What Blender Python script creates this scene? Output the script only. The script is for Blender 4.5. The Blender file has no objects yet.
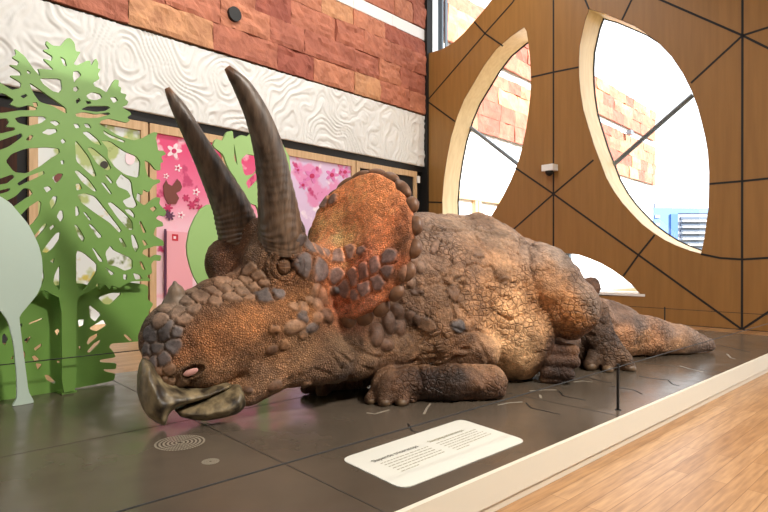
import bpy, math, random
import numpy as np
from mathutils import Vector
random.seed(7)
S = bpy.context.scene
COL = S.collection
# ------------------------------------------------------------------ camera, world, lights, exposure
F, CX, CY, H = 560.0, 384.0, 260.0, 1.5
cam = bpy.data.cameras.new('camera'); cam_o = bpy.data.objects.new('camera', cam); COL.objects.link(cam_o)
cam_o.location = (0, 0, H); cam_o.rotation_euler = (math.pi/2, 0, 0)
cam.sensor_width = 36; cam.lens = F/768*36; cam.shift_y = 4/768; cam.clip_end = 1000
S.camera = cam_o
W = bpy.data.worlds.new('world'); S.world = W; W.use_nodes = True
W.node_tree.nodes['Background'].inputs[0].default_value = (0.93, 0.97, 1.0, 1)
W.node_tree.nodes['Background'].inputs[1].default_value = 2.6
def area(name, loc, target, sx, sy, power, col):
    l = bpy.data.lights.new(name, 'AREA'); l.shape = 'RECTANGLE'; l.size = sx; l.size_y = sy; l.energy = power; l.color = col
    o = bpy.data.objects.new(name, l); COL.objects.link(o); o.location = loc
    o.rotation_euler = (Vector(target)-Vector(loc)).to_track_quat('-Z', 'Y').to_euler()
    return o
area('ceiling_light_main', (4.8, 2.0, 7.5), (1.6, 7, 0.6), 1.0, .8, 900, (1, .93, .84))
area('added_fill_head', (-2.5, -2.5, 6.5), (-.8, 5.6, .9), 1.2, 1.0, 190, (1, .93, .84))  # unseen lamp added at the front to brighten the head
wl = area('added_grazing_wall', (-.85, 12.1, 12.6), (-3.4, 16.3, 5.5), 14, .8, 1000, (1, .96, .9))  # unseen long lamp added to rake the frieze and bring out its relief
from mathutils import Matrix
zx = Vector((.6775, .7356, 0)); zz_ax = (Vector((-.85, 12.1, 12.6))-Vector((-3.0, 14.1, 6.0))).normalized(); yy_ax = zz_ax.cross(zx).normalized(); xx_ax = yy_ax.cross(zz_ax)
wl.rotation_euler = Matrix((xx_ax, yy_ax, zz_ax)).transposed().to_euler()
area('added_fill_hall', (10, 3, 11.0), (7, 12, 1), 6, 3, 420, (1, .93, .84))  # unseen lamp added as soft fill for the far side of the hall
sun = bpy.data.lights.new('sun', 'SUN'); sun.energy = 16; sun.angle = .02; sun_o = bpy.data.objects.new('sun', sun); COL.objects.link(sun_o)
sun_o.rotation_euler = Vector((.7, -.745, .55)).to_track_quat('Z', 'Y').to_euler()
S.view_settings.view_transform = 'Standard'; S.view_settings.look = 'None'
S.view_settings.gamma = 1; S.view_settings.use_curve_mapping = False
S.view_settings.exposure = 0.0

# ------------------------------------------------------------------ helpers
def P(u, v, Y): return np.array([(u-CX)/F*Y, Y, H+(CY-v)/F*Y])
def onz(u, v, z=0.0):                       # ground point at height z
    return P(u, v, (H-z)*F/(v-CY))
def hit(u, v, p0, d):                       # vertical plane through p0 along horizontal d
    n = np.array([-d[1], d[0]]); r = np.array([(u-CX)/F, 1.0])
    Y = np.dot(n, np.array(p0[:2]))/np.dot(n, r)
    return P(u, v, Y)
def lin(c):
    c = [x/255 for x in c]; return tuple((x/12.92 if x < .04045 else ((x+.055)/1.055)**2.4) for x in c)
def mesh_obj(name, verts, faces, mat=None, parent=None, smooth=False, kind=None):
    me = bpy.data.meshes.new(name)
    me.from_pydata([tuple(map(float, v)) for v in verts], [], [tuple(map(int, f)) for f in faces])
    me.update()
    if smooth: me.polygons.foreach_set('use_smooth', [True]*len(me.polygons))
    if mat: me.materials.append(mat)
    o = bpy.data.objects.new(name, me); COL.objects.link(o)
    if parent: o.parent = parent; o.location = (0, 0, 0)
    if kind: o['kind'] = kind
    return o
def tag(o, label, cat, group=None):
    o['label'] = label; o['category'] = cat
    if group: o['group'] = group
    return o
def empty(name, loc=(0, 0, 0)):
    o = bpy.data.objects.new(name, None); COL.objects.link(o); o.location = tuple(map(float, loc)); o.empty_display_size = .1
    return o
def child(parent, name, verts, faces, mat, smooth=False):   # verts given in world space
    L = np.array(origin_of(parent))
    return mesh_obj(name, [np.array(v)-L for v in verts], faces, mat, parent, smooth)
def origin_of(o):
    l = Vector((0, 0, 0))
    while o is not None: l = l+o.location; o = o.parent
    return tuple(l)
class MB:
    def __init__(s): s.v = []; s.f = []
    def quad_prism(s, pts, dvec):           # polygon pts extruded by dvec
        n = len(pts); b = len(s.v); dv = np.array(dvec, float)
        for p in pts: s.v.append(np.array(p, float))
        for p in pts: s.v.append(np.array(p, float)+dv)
        s.f.append(tuple(range(b, b+n))); s.f.append(tuple(range(b+2*n-1, b+n-1, -1)))
        for i in range(n): j = (i+1) % n; s.f.append((b+j, b+i, b+n+i, b+n+j))
    def box(s, o, ax, ay, az):              # corner + three edge vectors
        o, ax, ay, az = [np.array(k, float) for k in (o, ax, ay, az)]
        s.quad_prism([o, o+ax, o+ax+ay, o+ay], az)
    def tube(s, pts, rad, n=10, cap=True):
        pts = [np.array(p, float) for p in pts]
        if not hasattr(rad, '__len__'): rad = [rad]*len(pts)
        b = len(s.v); ref = None
        for i, p in enumerate(pts):
            d = pts[min(i+1, len(pts)-1)]-pts[max(i-1, 0)]; d /= np.linalg.norm(d)+1e-9
            if ref is None: ref = np.array([0, 0, 1.0]) if abs(d[2]) < .9 else np.array([1.0, 0, 0])
            x = np.cross(d, ref); x /= np.linalg.norm(x); y = np.cross(x, d); ref = y
            for k in range(n):
                a = 2*math.pi*k/n; s.v.append(p+rad[i]*(math.cos(a)*x+math.sin(a)*y))
        for i in range(len(pts)-1):
            for k in range(n):
                k2 = (k+1) % n; s.f.append((b+i*n+k, b+i*n+k2, b+(i+1)*n+k2, b+(i+1)*n+k))
        if cap:
            s.f.append(tuple(b+k for k in range(n-1, -1, -1))); e = b+(len(pts)-1)*n; s.f.append(tuple(e+k for k in range(n)))
    def build(s, name, mat, parent=None, smooth=False, kind=None):
        if parent is not None: return child(parent, name, s.v, s.f, mat, smooth)
        return mesh_obj(name, s.v, s.f, mat, None, smooth, kind)
# ---- value noise
def _h(i, j, k, seed):
    with np.errstate(over='ignore'):
        n = (i*374761393+j*668265263+k*2147483647+seed*1274126177).astype(np.int64) & 0xffffffff
        n = ((n ^ (n >> 13))*1274126177) & 0xffffffff
        n = ((n ^ (n >> 16))*2246822519) & 0xffffffff
    return ((n ^ (n >> 15)) & 0xffffff)/float(0xffffff)
def vnoise(p, seed=0):
    p = np.asarray(p, float); i = np.floor(p).astype(np.int64); f = p-i; f = f*f*(3-2*f)
    r = 0
    for a in (0, 1):
        for b in (0, 1):
            for c in (0, 1):
                w = (f[..., 0] if a else 1-f[..., 0])*(f[..., 1] if b else 1-f[..., 1])*(f[..., 2] if c else 1-f[..., 2])
                r = r+w*_h(i[..., 0]+a, i[..., 1]+b, i[..., 2]+c, seed)
    return r*2-1
def fbm(p, oct=4, seed=0):
    r = 0; a = 1.0; p = np.asarray(p, float)
    for o in range(oct): r = r+a*vnoise(p*2**o+o*17.3, seed+o); a *= .5
    return r
# ---- 2D polygons with holes, extruded: outline lists given as 3-D points on a plane
def cutout(name, outer, holes, p0, d, thick, mat, parent=None, smooth_outline=False, kind=None):
    d = np.array([d[0], d[1], 0.0]); d /= np.linalg.norm(d); n = np.array([-d[1], d[0], 0]); outer = [np.array([q[0], q[1], max(q[2], .001) if parent is not None else q[2]]) for q in outer]; o0 = np.array([p0[0], p0[1], 0.0])
    cu = bpy.data.curves.new(name, 'CURVE'); cu.dimensions = '2D'; cu.fill_mode = 'BOTH'; cu.extrude = thick/2
    def rnd(pl):                            # corner-cutting once softens the sawn outline
        q = []
        for i in range(len(pl)):
            a = pl[i]; b = pl[(i+1) % len(pl)]
            q.append(a*.86+b*.14); q.append(a*.14+b*.86)
        return q
    for poly in [outer]+list(holes):
        pl = [np.array([np.dot(np.array(p)-o0, d), p[2]]) for p in poly]
        if smooth_outline: pl = rnd(pl)
        sp = cu.splines.new('POLY'); sp.points.add(len(pl)-1); sp.use_cyclic_u = True
        for q, pt in zip(pl, sp.points): pt.co = (q[0], q[1], 0, 1)
    tmp = bpy.data.objects.new('tmp', cu); COL.objects.link(tmp)
    dg = bpy.context.evaluated_depsgraph_get(); me0 = bpy.data.meshes.new_from_object(tmp.evaluated_get(dg))
    vs = [o0+d*v.co.x+np.array([0, 0, v.co.y])+n*v.co.z for v in me0.vertices]
    fs = [tuple(p.vertices) for p in me0.polygons]
    bpy.data.objects.remove(tmp); bpy.data.meshes.remove(me0); bpy.data.curves.remove(cu)
    if parent is not None: return child(parent, name, vs, fs, mat)
    return mesh_obj(name, vs, fs, mat, None, False, kind)
def text_mesh(name, body, size, org, ax, ay, mat, parent, lift=.001):
    cu = bpy.data.curves.new(name, 'FONT'); cu.body = body; cu.size = size; cu.resolution_u = 3; cu.offset = size*.008
    tmp = bpy.data.objects.new('tmp', cu); COL.objects.link(tmp)
    dg = bpy.context.evaluated_depsgraph_get(); me0 = bpy.data.meshes.new_from_object(tmp.evaluated_get(dg))
    ax = np.array(ax); ay = np.array(ay); nz = np.cross(ax, ay)
    vs = [np.array(org)+ax*v.co.x+ay*v.co.y+nz*lift for v in me0.vertices]; fs = [tuple(p.vertices) for p in me0.polygons]
    bpy.data.objects.remove(tmp)
    return child(parent, name, vs, fs, mat)
# ---- materials
def mat(name, col, rough=.6, metal=0, spec=.5):
    m = bpy.data.materials.new(name); m.use_nodes = True; b = m.node_tree.nodes['Principled BSDF']
    b.inputs['Base Color'].default_value = (*lin(col), 1); b.inputs['Roughness'].default_value = rough
    b.inputs['Metallic'].default_value = metal; b.inputs['Specular IOR Level'].default_value = spec
    return m
def N(m, t, **kw):
    n = m.node_tree.nodes.new(t)
    for k, v in kw.items(): setattr(n, k, v)
    return n
def L(m, a, b): m.node_tree.links.new(a, b)
def ramp(m, stops, fac):
    r = N(m, 'ShaderNodeValToRGB'); e = r.color_ramp.elements
    while len(e) < len(stops): e.new(.5)
    for el, (p, c) in zip(e, stops): el.position = p; el.color = (*c, 1) if len(c) == 3 else c
    L(m, fac, r.inputs[0]); return r.outputs[0]
def noisy(name, c1, c2, scale, rough=.6, stretch=(1, 1, 1), rot=(0, 0, 0), bump=0, detail=4, lo=.35, hi=.65, spec=.5):
    m = mat(name, c1, rough, 0, spec); b = m.node_tree.nodes['Principled BSDF']
    tc = N(m, 'ShaderNodeTexCoord'); mp = N(m, 'ShaderNodeMapping'); mp.inputs['Scale'].default_value = stretch; mp.inputs['Rotation'].default_value = rot
    L(m, tc.outputs['Object'], mp.inputs[0])
    nz = N(m, 'ShaderNodeTexNoise'); nz.inputs['Scale'].default_value = scale; nz.inputs['Detail'].default_value = detail
    L(m, mp.outputs[0], nz.inputs['Vector'])
    L(m, ramp(m, [(lo, lin(c1)), (hi, lin(c2))], nz.outputs['Fac']), b.inputs['Base Color'])
    if bump:
        bp = N(m, 'ShaderNodeBump'); bp.inputs['Strength'].default_value = 1; bp.inputs['Distance'].default_value = bump
        L(m, nz.outputs['Fac'], bp.inputs['Height']); L(m, bp.outputs[0], b.inputs['Normal'])
    return m
M_black = mat('black_joint', (14, 13, 12), .6)
M_wallwood = noisy('bronzed_wood', (140, 101, 52), (150, 109, 57), 1.6, .42, (5, 5, .35), (0, 0, 0), 0, 5)
M_reveal = noisy('daylit_wood', (232, 206, 160), (243, 220, 178), 2, .5, (4, 4, .4))  # daylight on the oval reveals, painted in as a paler wood tone
M_doorwood = noisy('light_oak_frame', (196, 160, 118), (212, 178, 136), 3, .5, (5, 5, .5))
M_green = noisy('green_board', (108, 150, 68), (120, 162, 78), 1.2, .5)
M_green2 = noisy('deep_green_board', (112, 156, 70), (124, 168, 80), 1.2, .5)
M_green3 = noisy('light_green_board', (150, 188, 112), (158, 196, 120), 1.2, .5)
M_mint = mat('pale_mint_board', (196, 216, 202), .5)
M_edge = mat('dark_board_edge', (40, 60, 30), .7)
M_white = mat('white_paint', (232, 232, 230), .6)
M_cream = mat('cream_edge', (222, 214, 196), .5)
M_steel = mat('steel', (120, 130, 138), .35, .6)
M_ceiling = mat('ceiling_paint', (130, 122, 112), .9)
M_plaque = mat('plaque_cream', (222, 221, 210), .35)
M_text = mat('plaque_ink', (60, 54, 44), .6)
M_text2 = mat('plaque_small_ink', (150, 142, 118), .6)

# ------------------------------------------------------------------ setting frames
D1 = np.array([.733, .680, 0]); D2 = np.array([-.680, .733, 0]); A0 = np.array([1.452, 4.62, 0])
def PL(s, t, z=0): return A0+D1*s+D2*t+np.array([0, 0, z])
ZF = -.27
CORN = np.array([1.63, 22.2, 0]); DL = np.array([-.6775, -.7356, 0]); NL = np.array([.7356, -.6775, 0])
def LW(t, z, off=0): return CORN+DL*t+NL*off+np.array([0, 0, z])
DB = np.array([.680, -.733, 0]); NB = np.array([.733, .680, 0])      # back wall direction, outward normal

# floor: oak boards running along the platform
M_floor = mat('oak_floor', (190, 140, 90), .35)
def wood_floor(m):
    b = m.node_tree.nodes['Principled BSDF']; tc = N(m, 'ShaderNodeTexCoord'); mp = N(m, 'ShaderNodeMapping')
    mp.inputs['Rotation'].default_value = (0, 0, -math.atan2(D1[1], D1[0])); L(m, tc.outputs['Object'], mp.inputs[0])
    br = N(m, 'ShaderNodeTexBrick'); br.offset = .37; br.inputs['Scale'].default_value = 1
    br.inputs['Brick Width'].default_value = 1.9; br.inputs['Row Height'].default_value = .14; br.inputs['Mortar Size'].default_value = .003
    br.inputs['Color1'].default_value = (*lin((190, 150, 108)), 1); br.inputs['Color2'].default_value = (*lin((168, 126, 84)), 1); br.inputs['Mortar'].default_value = (*lin((136, 98, 62)), 1)
    L(m, mp.outputs[0], br.inputs['Vector'])
    mp2 = N(m, 'ShaderNodeMapping'); mp2.inputs['Scale'].default_value = (1.2, 14, 1); L(m, mp.outputs[0], mp2.inputs[0])
    nz = N(m, 'ShaderNodeTexNoise'); nz.inputs['Scale'].default_value = 2.5; nz.inputs['Detail'].default_value = 6; L(m, mp2.outputs[0], nz.inputs['Vector'])
    mx = N(m, 'ShaderNodeMix', data_type='RGBA', blend_type='MULTIPLY'); mx.inputs['Factor'].default_value = .8
    L(m, br.outputs['Color'], mx.inputs[6]); L(m, ramp(m, [(.3, (.62, .55, .5)), (.65, (1.1, 1.08, 1.05))], nz.outputs['Fac']), mx.inputs[7])
    L(m, mx.outputs[2], b.inputs['Base Color'])
wood_floor(M_floor)
fl = MB(); fl.quad_prism([(-30, -9, ZF), (CORN[0]+.4*NB[0]+DB[0]*-14, CORN[1]-DB[1]*14*0+10, ZF), (CORN[0]+DB[0]*26+NB[0], CORN[1]+DB[1]*26+NB[1], ZF), (24, -9, ZF)], (0, 0, -.2))
fl = MB(); fl.quad_prism([LW(34, ZF, -6), LW(-.0, ZF, -6)+NB*1.2, CORN+DB*26+NB*1.2+np.array([0, 0, ZF]), CORN+DB*26-NB*34+np.array([0, 0, ZF])], (0, 0, -.2))
fl.build('floor', M_floor, kind='structure')
# platform
M_plat = mat('platform_board', (72, 64, 55), .3)
def platform_mat(m):
    b = m.node_tree.nodes['Principled BSDF']; tc = N(m, 'ShaderNodeTexCoord')
    nz = N(m, 'ShaderNodeTexNoise'); nz.inputs['Scale'].default_value = .9; nz.inputs['Detail'].default_value = 5; L(m, tc.outputs['Object'], nz.inputs['Vector'])
    L(m, ramp(m, [(.35, lin((80, 71, 60))), (.65, lin((96, 85, 73)))], nz.outputs['Fac']), b.inputs['Base Color'])
    n2 = N(m, 'ShaderNodeTexNoise'); n2.inputs['Scale'].default_value = 4; L(m, tc.outputs['Object'], n2.inputs['Vector'])
    L(m, ramp(m, [(.3, (.17,)*3), (.7, (.27,)*3)], n2.outputs['Fac']), b.inputs['Roughness'])
platform_mat(M_plat)
plat = empty('display_platform', PL(0, 0, ZF)); tag(plat, 'low dark glossy display platform with a white edge under the sleeping dinosaur', 'platform')
SX0, SX1, TT = -9.0, 8.9, 5.45
b = MB(); b.box(PL(SX0, 0, -.06), D1*(SX1-SX0), D2*TT, (0, 0, .06)); b.build('deck', M_plat, plat)
b = MB(); b.box(PL(SX0+.1, .1, ZF+.002), D1*(SX1-SX0-.2), D2*(TT-.2), (0, 0, -.06-ZF-.004)); b.build('plinth_core', M_black, plat)
b = MB(); b.quad_prism([PL(SX0, 0, .002), PL(SX0, -.035, .0), PL(SX0, -.06, -.2), PL(SX0, 0, -.2)], D1*(SX1-SX0+.06)); b.build('white_edge', mat('off_white_edge', (214, 206, 188), .5), plat)
b = MB(); b.quad_prism([PL(SX0, 0, -.2), PL(SX0, -.045, -.2), PL(SX0, -.045, ZF+.003), PL(SX0, 0, ZF+.003)], D1*(SX1-SX0+.06)); b.build('kick_strip', M_cream, plat)
def seam(a, c, w, z=.0015, mt=M_black, nm='deck_joint'):
    a = np.array(a); c = np.array(c); d = (c-a)/np.linalg.norm(c-a); n = np.array([-d[1], d[0], 0])*w/2
    b = MB(); b.quad_prism([a-n, c-n, c+n, a+n], (0, 0, z)); return b.build(nm, mt, plat)
M_joint = mat('joint_dark', (38, 33, 28), .6)  # dark lines of the joints between the deck boards
p = onz(250, 447); d_ = p-A0; s_ = float(np.dot(d_, D1))
for ds in (s_-3.05, s_, s_+3.05, s_+6.1): seam(PL(ds, 0), PL(ds, TT), .008, mt=M_joint)
seam(PL(SX0, 2.7), PL(SX1, 2.7), .006, mt=M_joint)

# left wall ---------------------------------------------------------------
ZD, ZS = 5.08, 7.22
M_stone = bpy.data.materials.new('red_stone'); M_stone.use_nodes = True
def stone_mat(m):
    b = m.node_tree.nodes['Principled BSDF']; b.inputs['Roughness'].default_value = .8
    at = N(m, 'ShaderNodeAttribute', attribute_name='Col'); tc = N(m, 'ShaderNodeTexCoord')
    nz = N(m, 'ShaderNodeTexNoise'); nz.inputs['Scale'].default_value = 1.6; nz.inputs['Detail'].default_value = 8; nz.inputs['Roughness'].default_value = .65; nz.inputs['Distortion'].default_value = .8
    L(m, tc.outputs['Object'], nz.inputs['Vector'])
    mx = N(m, 'ShaderNodeMix', data_type='RGBA', blend_type='MULTIPLY'); mx.inputs['Factor'].default_value = .85
    L(m, at.outputs['Color'], mx.inputs[6]); L(m, ramp(m, [(.33, (.68, .58, .56)), (.5, (.97, .94, .93)), (.68, (1.3, 1.3, 1.25))], nz.outputs['Fac']), mx.inputs[7])
    L(m, mx.outputs[2], b.inputs['Base Color'])
    bp = N(m, 'ShaderNodeBump'); bp.inputs['Distance'].default_value = .06; L(m, nz.outputs['Fac'], bp.inputs['Height']); L(m, bp.outputs[0], b.inputs['Normal'])
stone_mat(M_stone)
def stone_wall(name, t0, t1, z0, z1, row, seed, parent=None, kind='structure', div=10, sink=0):
    rnd = random.Random(seed); V = []; Fc = []; C = []
    z = z0
    pal = [(168, 102, 82), (178, 112, 88), (160, 92, 74), (186, 122, 94), (172, 106, 84), (194, 142, 104), (154, 86, 70)]
    while z < z1-.02:
        zt = min(z+row, z1); t = t0-rnd.random()*1.5
        while t < t1:
            w = rnd.uniform(1.05, 2.3); a = max(t, t0); c = min(t+w, t1); t += w
            if c-a < .05: continue
            if c-a < .3 and c == t1: pass
            off = rnd.uniform(0, .05); col = lin(rnd.choice(pal)); g = .006
            nx = max(2, int((c-a)*div)); ny = max(2, int((zt-z)*div))
            tt, zz = np.meshgrid(np.linspace(a+g, c-g, nx+1), np.linspace(z+g, zt-g, ny+1), indexing='ij')
            q = np.stack([tt*1.7, zz*2.2, np.full_like(tt, seed+off*99)], -1)
            dsp = .06+off+.07*np.abs(fbm(q, 5, seed))+.03*fbm(q*4, 2, seed+3)
            e = np.minimum(np.minimum(tt-a, c-tt), np.minimum(zz-z, zt-zz)); dsp = np.where(e < .012, .0, dsp) if False else dsp-.03*np.exp(-e/.02)
            b0 = len(V)
            for i in range(nx+1):
                for j in range(ny+1): V.append(LW(tt[i, j], zz[i, j], dsp[i, j]-sink))
            for i in range(nx):
                for j in range(ny):
                    k = b0+i*(ny+1)+j; Fc.append((k, k+1, k+ny+2, k+ny+1))
            # sides back to the wall
            ring = [(i, 0) for i in range(nx+1)]+[(nx, j) for j in range(1, ny+1)]+[(i, ny) for i in range(nx-1, -1, -1)]+[(0, j) for j in range(ny-1, 0, -1)]
            r0 = len(V)
            for i, j in ring: V.append(LW(tt[i, j], zz[i, j], -.02-sink))
            m = len(ring)
            for k in range(m):
                k2 = (k+1) % m; i, j = ring[k]; i2, j2 = ring[k2]
                Fc.append((b0+i*(ny+1)+j, b0+i2*(ny+1)+j2, r0+k2, r0+k))
            C += [col]*(len(V)-b0)
        z = zt
    o = mesh_obj(name, V, Fc, M_stone, parent, False, kind)
    ca = o.data.color_attributes.new('Col', 'FLOAT_COLOR', 'POINT')
    ca.data.foreach_set('color', np.array([(*c, 1) for c in C], np.float32).ravel())
    return o
stone_wall('wall_left', 0, 24, ZS, 10.12, .765, 11)
o = stone_wall('wall_left_upper', 0, 24, 10.6, 13.4, .765, 23)
b = MB(); b.box(LW(-.1, ZS, -.5), DL*24.2, NL*.48, (0, 0, 13.5-ZS)); b.build('wall_left_core', M_black, kind='structure')
b = MB()
for k in range(12): b.box(LW(.02+2.0*k, 10.15, -.01), DL*1.985, NL*.07, (0, 0, .42))
b.build('trim_1', M_white, kind='structure')
# white relief frieze with contour-like waves
def frieze(name, t0, t1, z0, z1, step, kind='structure'):
    nt = int((t1-t0)/step); nz = int((z1-z0)/step)
    tt, zz = np.meshgrid(np.linspace(t0, t1, nt+1), np.linspace(z0, z1, nz+1), indexing='ij')
    q = np.stack([tt, zz, tt*0], -1)
    f = 1.5*fbm(q*.42, 2, 5)+.55*fbm(q*1.1+9, 2, 8)+.25*zz+.1*tt
    ph = f*2*math.pi*4.2
    a = .5+.5*np.sin(ph); d = a**2.2
    ph2 = ph*3+3*fbm(q*3.0, 2, 31)
    dsp = .05+.036*d+.009*np.sin(ph2)+.006*fbm(q*9, 2, 77)
    V = []
    for i in range(nt+1):
        for j in range(nz+1): V.append(LW(tt[i, j], zz[i, j], dsp[i, j]))
    Fc = [(i*(nz+1)+j, i*(nz+1)+j+1, (i+1)*(nz+1)+j+1, (i+1)*(nz+1)+j) for i in range(nt) for j in range(nz)]
    # back edge
    b0 = len(V); 
    for i in range(nt+1): V.append(LW(tt[i, 0], z0, -.02))
    for i in range(nt): Fc.append((i*(nz+1), (i+1)*(nz+1), b0+i+1, b0+i))
    b1 = len(V)
    for j in range(nz+1): V.append(LW(t0, zz[0, j], -.02))
    for j in range(nz): Fc.append((j+1, j, b1+j, b1+j+1))
    return mesh_obj(name, V, Fc, M_white2, None, True, kind)
M_white2 = mat('white_relief', (226, 226, 223), .65)
frieze('trim_2', .12, 18.6, ZD+.1, ZS-.05, .032)
b = MB(); b.box(LW(-.1, ZD-.12, -.35), DL*19, NL*.32, (0, 0, ZS-ZD+.12)); b.build('trim_3', M_black, kind='structure')
# column closing the corner
b = MB(); b.box(LW(-.22, ZF, -.3), DL*.34, NL*.5, (0, 0, 13.6)); b.build('trim_4', M_black, kind='structure')

# door bays under the frieze ------------------------------------------------
M_graph = {}
def blotch(name, base, spots, scale, thr=.55, detail=3, grad=None, seed=0):
    m = mat(name, base, .4); b = m.node_tree.nodes['Principled BSDF']; tc = N(m, 'ShaderNodeTexCoord')
    cur = None
    if grad:
        sp = N(m, 'ShaderNodeSeparateXYZ'); L(m, tc.outputs['Object'], sp.inputs[0])
        mr = N(m, 'ShaderNodeMapRange'); mr.inputs[1].default_value = grad[0]; mr.inputs[2].default_value = grad[1]; L(m, sp.outputs[2], mr.inputs[0])
        cur = ramp(m, grad[2], mr.outputs[0])
    for k, (c, sc, th) in enumerate(spots):
        nz = N(m, 'ShaderNodeTexNoise', noise_dimensions='4D'); nz.inputs['Scale'].default_value = sc; nz.inputs['Detail'].default_value = detail; nz.inputs['W'].default_value = seed+k*3.7
        L(m, tc.outputs['Object'], nz.inputs['Vector'])
        fac = ramp(m, [(th, (0, 0, 0)), (th+.05, (1, 1, 1))], nz.outputs['Fac'])
        mx = N(m, 'ShaderNodeMix', data_type='RGBA'); L(m, fac, mx.inputs[0])
        if cur is None: mx.inputs[6].default_value = (*lin(base), 1)
        else: L(m, cur, mx.inputs[6])
        mx.inputs[7].default_value = (*lin(c), 1); cur = mx.outputs[2]
    L(m, cur, b.inputs['Base Color']); return m
M_plantpic = blotch('plant_photograph', (222, 228, 226), [((176, 190, 120), 1.4, .52), ((110, 128, 60), 2.2, .60), ((205, 190, 90), 2.0, .62), ((90, 60, 40), 2.6, .66)], 1, seed=1)
M_pinkpic = blotch('pink_flower_print', (236, 110, 150), [((244, 190, 205), 1.6, .60), ((200, 60, 110), 2.2, .60)], 1, grad=(.6, 4.7, [(0, lin((244, 216, 224))), (.5, lin((243, 196, 210))), (.72, lin((236, 120, 158))), (1, lin((226, 72, 122)))]), seed=5)
M_purplepic = blotch('orchid_print', (226, 200, 232), [((232, 150, 196), 1.2, .52), ((200, 60, 120), 1.9, .60), ((250, 235, 248), 1.6, .62)], 1, seed=9)
M_dark = mat('dark_interior', (16, 14, 13), .8)
M_brown = noisy('brown_curtain', (46, 26, 18), (70, 40, 26), 3, .9, (6, 6, .3))
M_skyrefl = mat('sky_reflection_white', (235, 240, 242), .5)  # painted white for the sky's reflection in the dark door glazing
stiles = [(.48, .30), (3.83, .30), (6.95, .26), (8.85, .24), (11.1, .52), (14.6, .4), (18.4, .4)]
bays = [(.48, 3.83), (3.83, 6.95), (6.95, 8.85), (8.85, 11.1), (11.1, 13.75), (13.75, 18.4)]
names = ['dark glazed door bay beside the corner of the patterned wood wall',
         'oak door bay with purple orchid print right of the near horn', 'narrow oak door bay hidden mostly behind the near horn',
         'oak door bay with hot pink flower and squirrel print', 'oak door bay with plant photograph behind the green cutout tree', 'dark curtained bay at the left end of the wall']
bay_objs = []
for (t0, t1), nm in zip(bays, names):
    r = empty('door_bay', LW((t0+t1)/2, ZF)); tag(r, nm, 'door', 'door bays under the white frieze'); bay_objs.append(r)
    w = .17; z0 = ZF+.003; z1 = ZD-.14
    t0 += .025; t1 -= .025
    if t0 < 13.7:
        for nm2, (a, c, e, g) in (('stile', (t0, t0+w, z0, z1)), ('stile', (t1-w, t1, z0, z1)), ('rail', (t0+w, t1-w, z1-.22, z1)), ('rail', (t0+w, t1-w, z0, z0+.25))):
            b = MB(); b.box(LW(a, e, -.14), DL*(c-a), NL*.14, (0, 0, g-e)); b.build(nm2, M_doorwood, r)
    mp = {0: M_dark, 1: M_purplepic, 2: M_pinkpic, 3: M_pinkpic, 4: M_plantpic, 5: M_brown}[len(bay_objs)-1]
    b = MB(); b.box(LW(t0+w-.01, z0+.24, -.13), DL*(t1-t0-2*w+.02), NL*.06, (0, 0, z1-.22-z0-.23)); pn = b.build('infill_panel', mp, r)
    if len(bay_objs) == 1:
        b = MB(); b.quad_prism([hit(q[0], q[1], LW(0, 0, -.06), DL) for q in ((365, 172), (394, 176), (394, 215), (365, 215))], NL*.01); b.build('sky_reflection', M_skyrefl, r)  # flat white shape standing for reflected sky
        b = MB(); b.tube([hit(364, 180, LW(0, 0, -.03), DL), hit(376, 169, LW(0, 0, -.03), DL)], .04, 6); b.build('stay_bar', M_black, r)
b = MB(); b.box(LW(-.1, ZF, -.6), DL*24, NL*.4, (0, 0, ZD-ZF-.1)); b.build('wall_left_lower', M_black, kind='structure')
def at_wall(u, v, off=.0): return hit(u, v, LW(0, 0, off), DL)
def wall_shape(name, pts, mt, parent, off=-.068, th=.012):
    b = MB(); b.quad_prism([at_wall(x, y, off) for x, y in pts], NL*th); return b.build(name, mt, parent)
def circ(cx, cy, rx, ry=None, n=14, ph=0): ry = ry or rx; return [(cx+rx*math.cos(2*math.pi*k/n+ph), cy+ry*math.sin(2*math.pi*k/n+ph)) for k in range(n)]
def flower(cx, cy, r, n=5): return [(cx+r*(.72+.28*math.cos(n*a))*math.cos(a), cy+r*(.72+.28*math.cos(n*a))*math.sin(a)) for a in [2*math.pi*k/40 for k in range(40)]]
M_pf = mat('print_white_pink', (250, 226, 232), .5); M_ph = mat('print_deep_pink', (196, 40, 96), .5); M_pb = mat('print_brown', (120, 60, 48), .5)
M_pp = mat('print_plum', (92, 44, 78), .5); M_pr = mat('print_red', (206, 40, 60), .5); M_orc = mat('print_orchid', (226, 130, 190), .5)
pb = bay_objs[3]
for x, y, r in ((174, 151, 8), (196, 192, 4), (181, 215, 4), (166, 176, 3), (208, 215, 5), (178, 168, 4), (206, 178, 5)):
    wall_shape('printed_flower', flower(x, y, r), M_pf, pb)
    wall_shape('printed_flower_centre', circ(x, y, r*.3), M_ph, pb, -.055)
for x, y, r in ((172, 200, 4), (192, 205, 5), (186, 198, 4), (200, 208, 4), (168, 208, 5), (197, 200, 3)):
    wall_shape('printed_blossom', flower(x, y, r, 6), M_ph, pb, -.06)
wall_shape('printed_squirrel', [(164, 196), (163, 186), (166, 180), (168, 184), (172, 186), (175, 182), (177, 179), (180, 182), (182, 187), (180, 191), (176, 193), (179, 198), (176, 204), (168, 204)], M_pb, pb, -.05)
wall_shape('printed_berries', flower(170, 216, 5, 7)[:], M_pp, pb, -.05); wall_shape('printed_berries', flower(166, 213, 4, 6), M_pp, pb, -.045)
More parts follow.
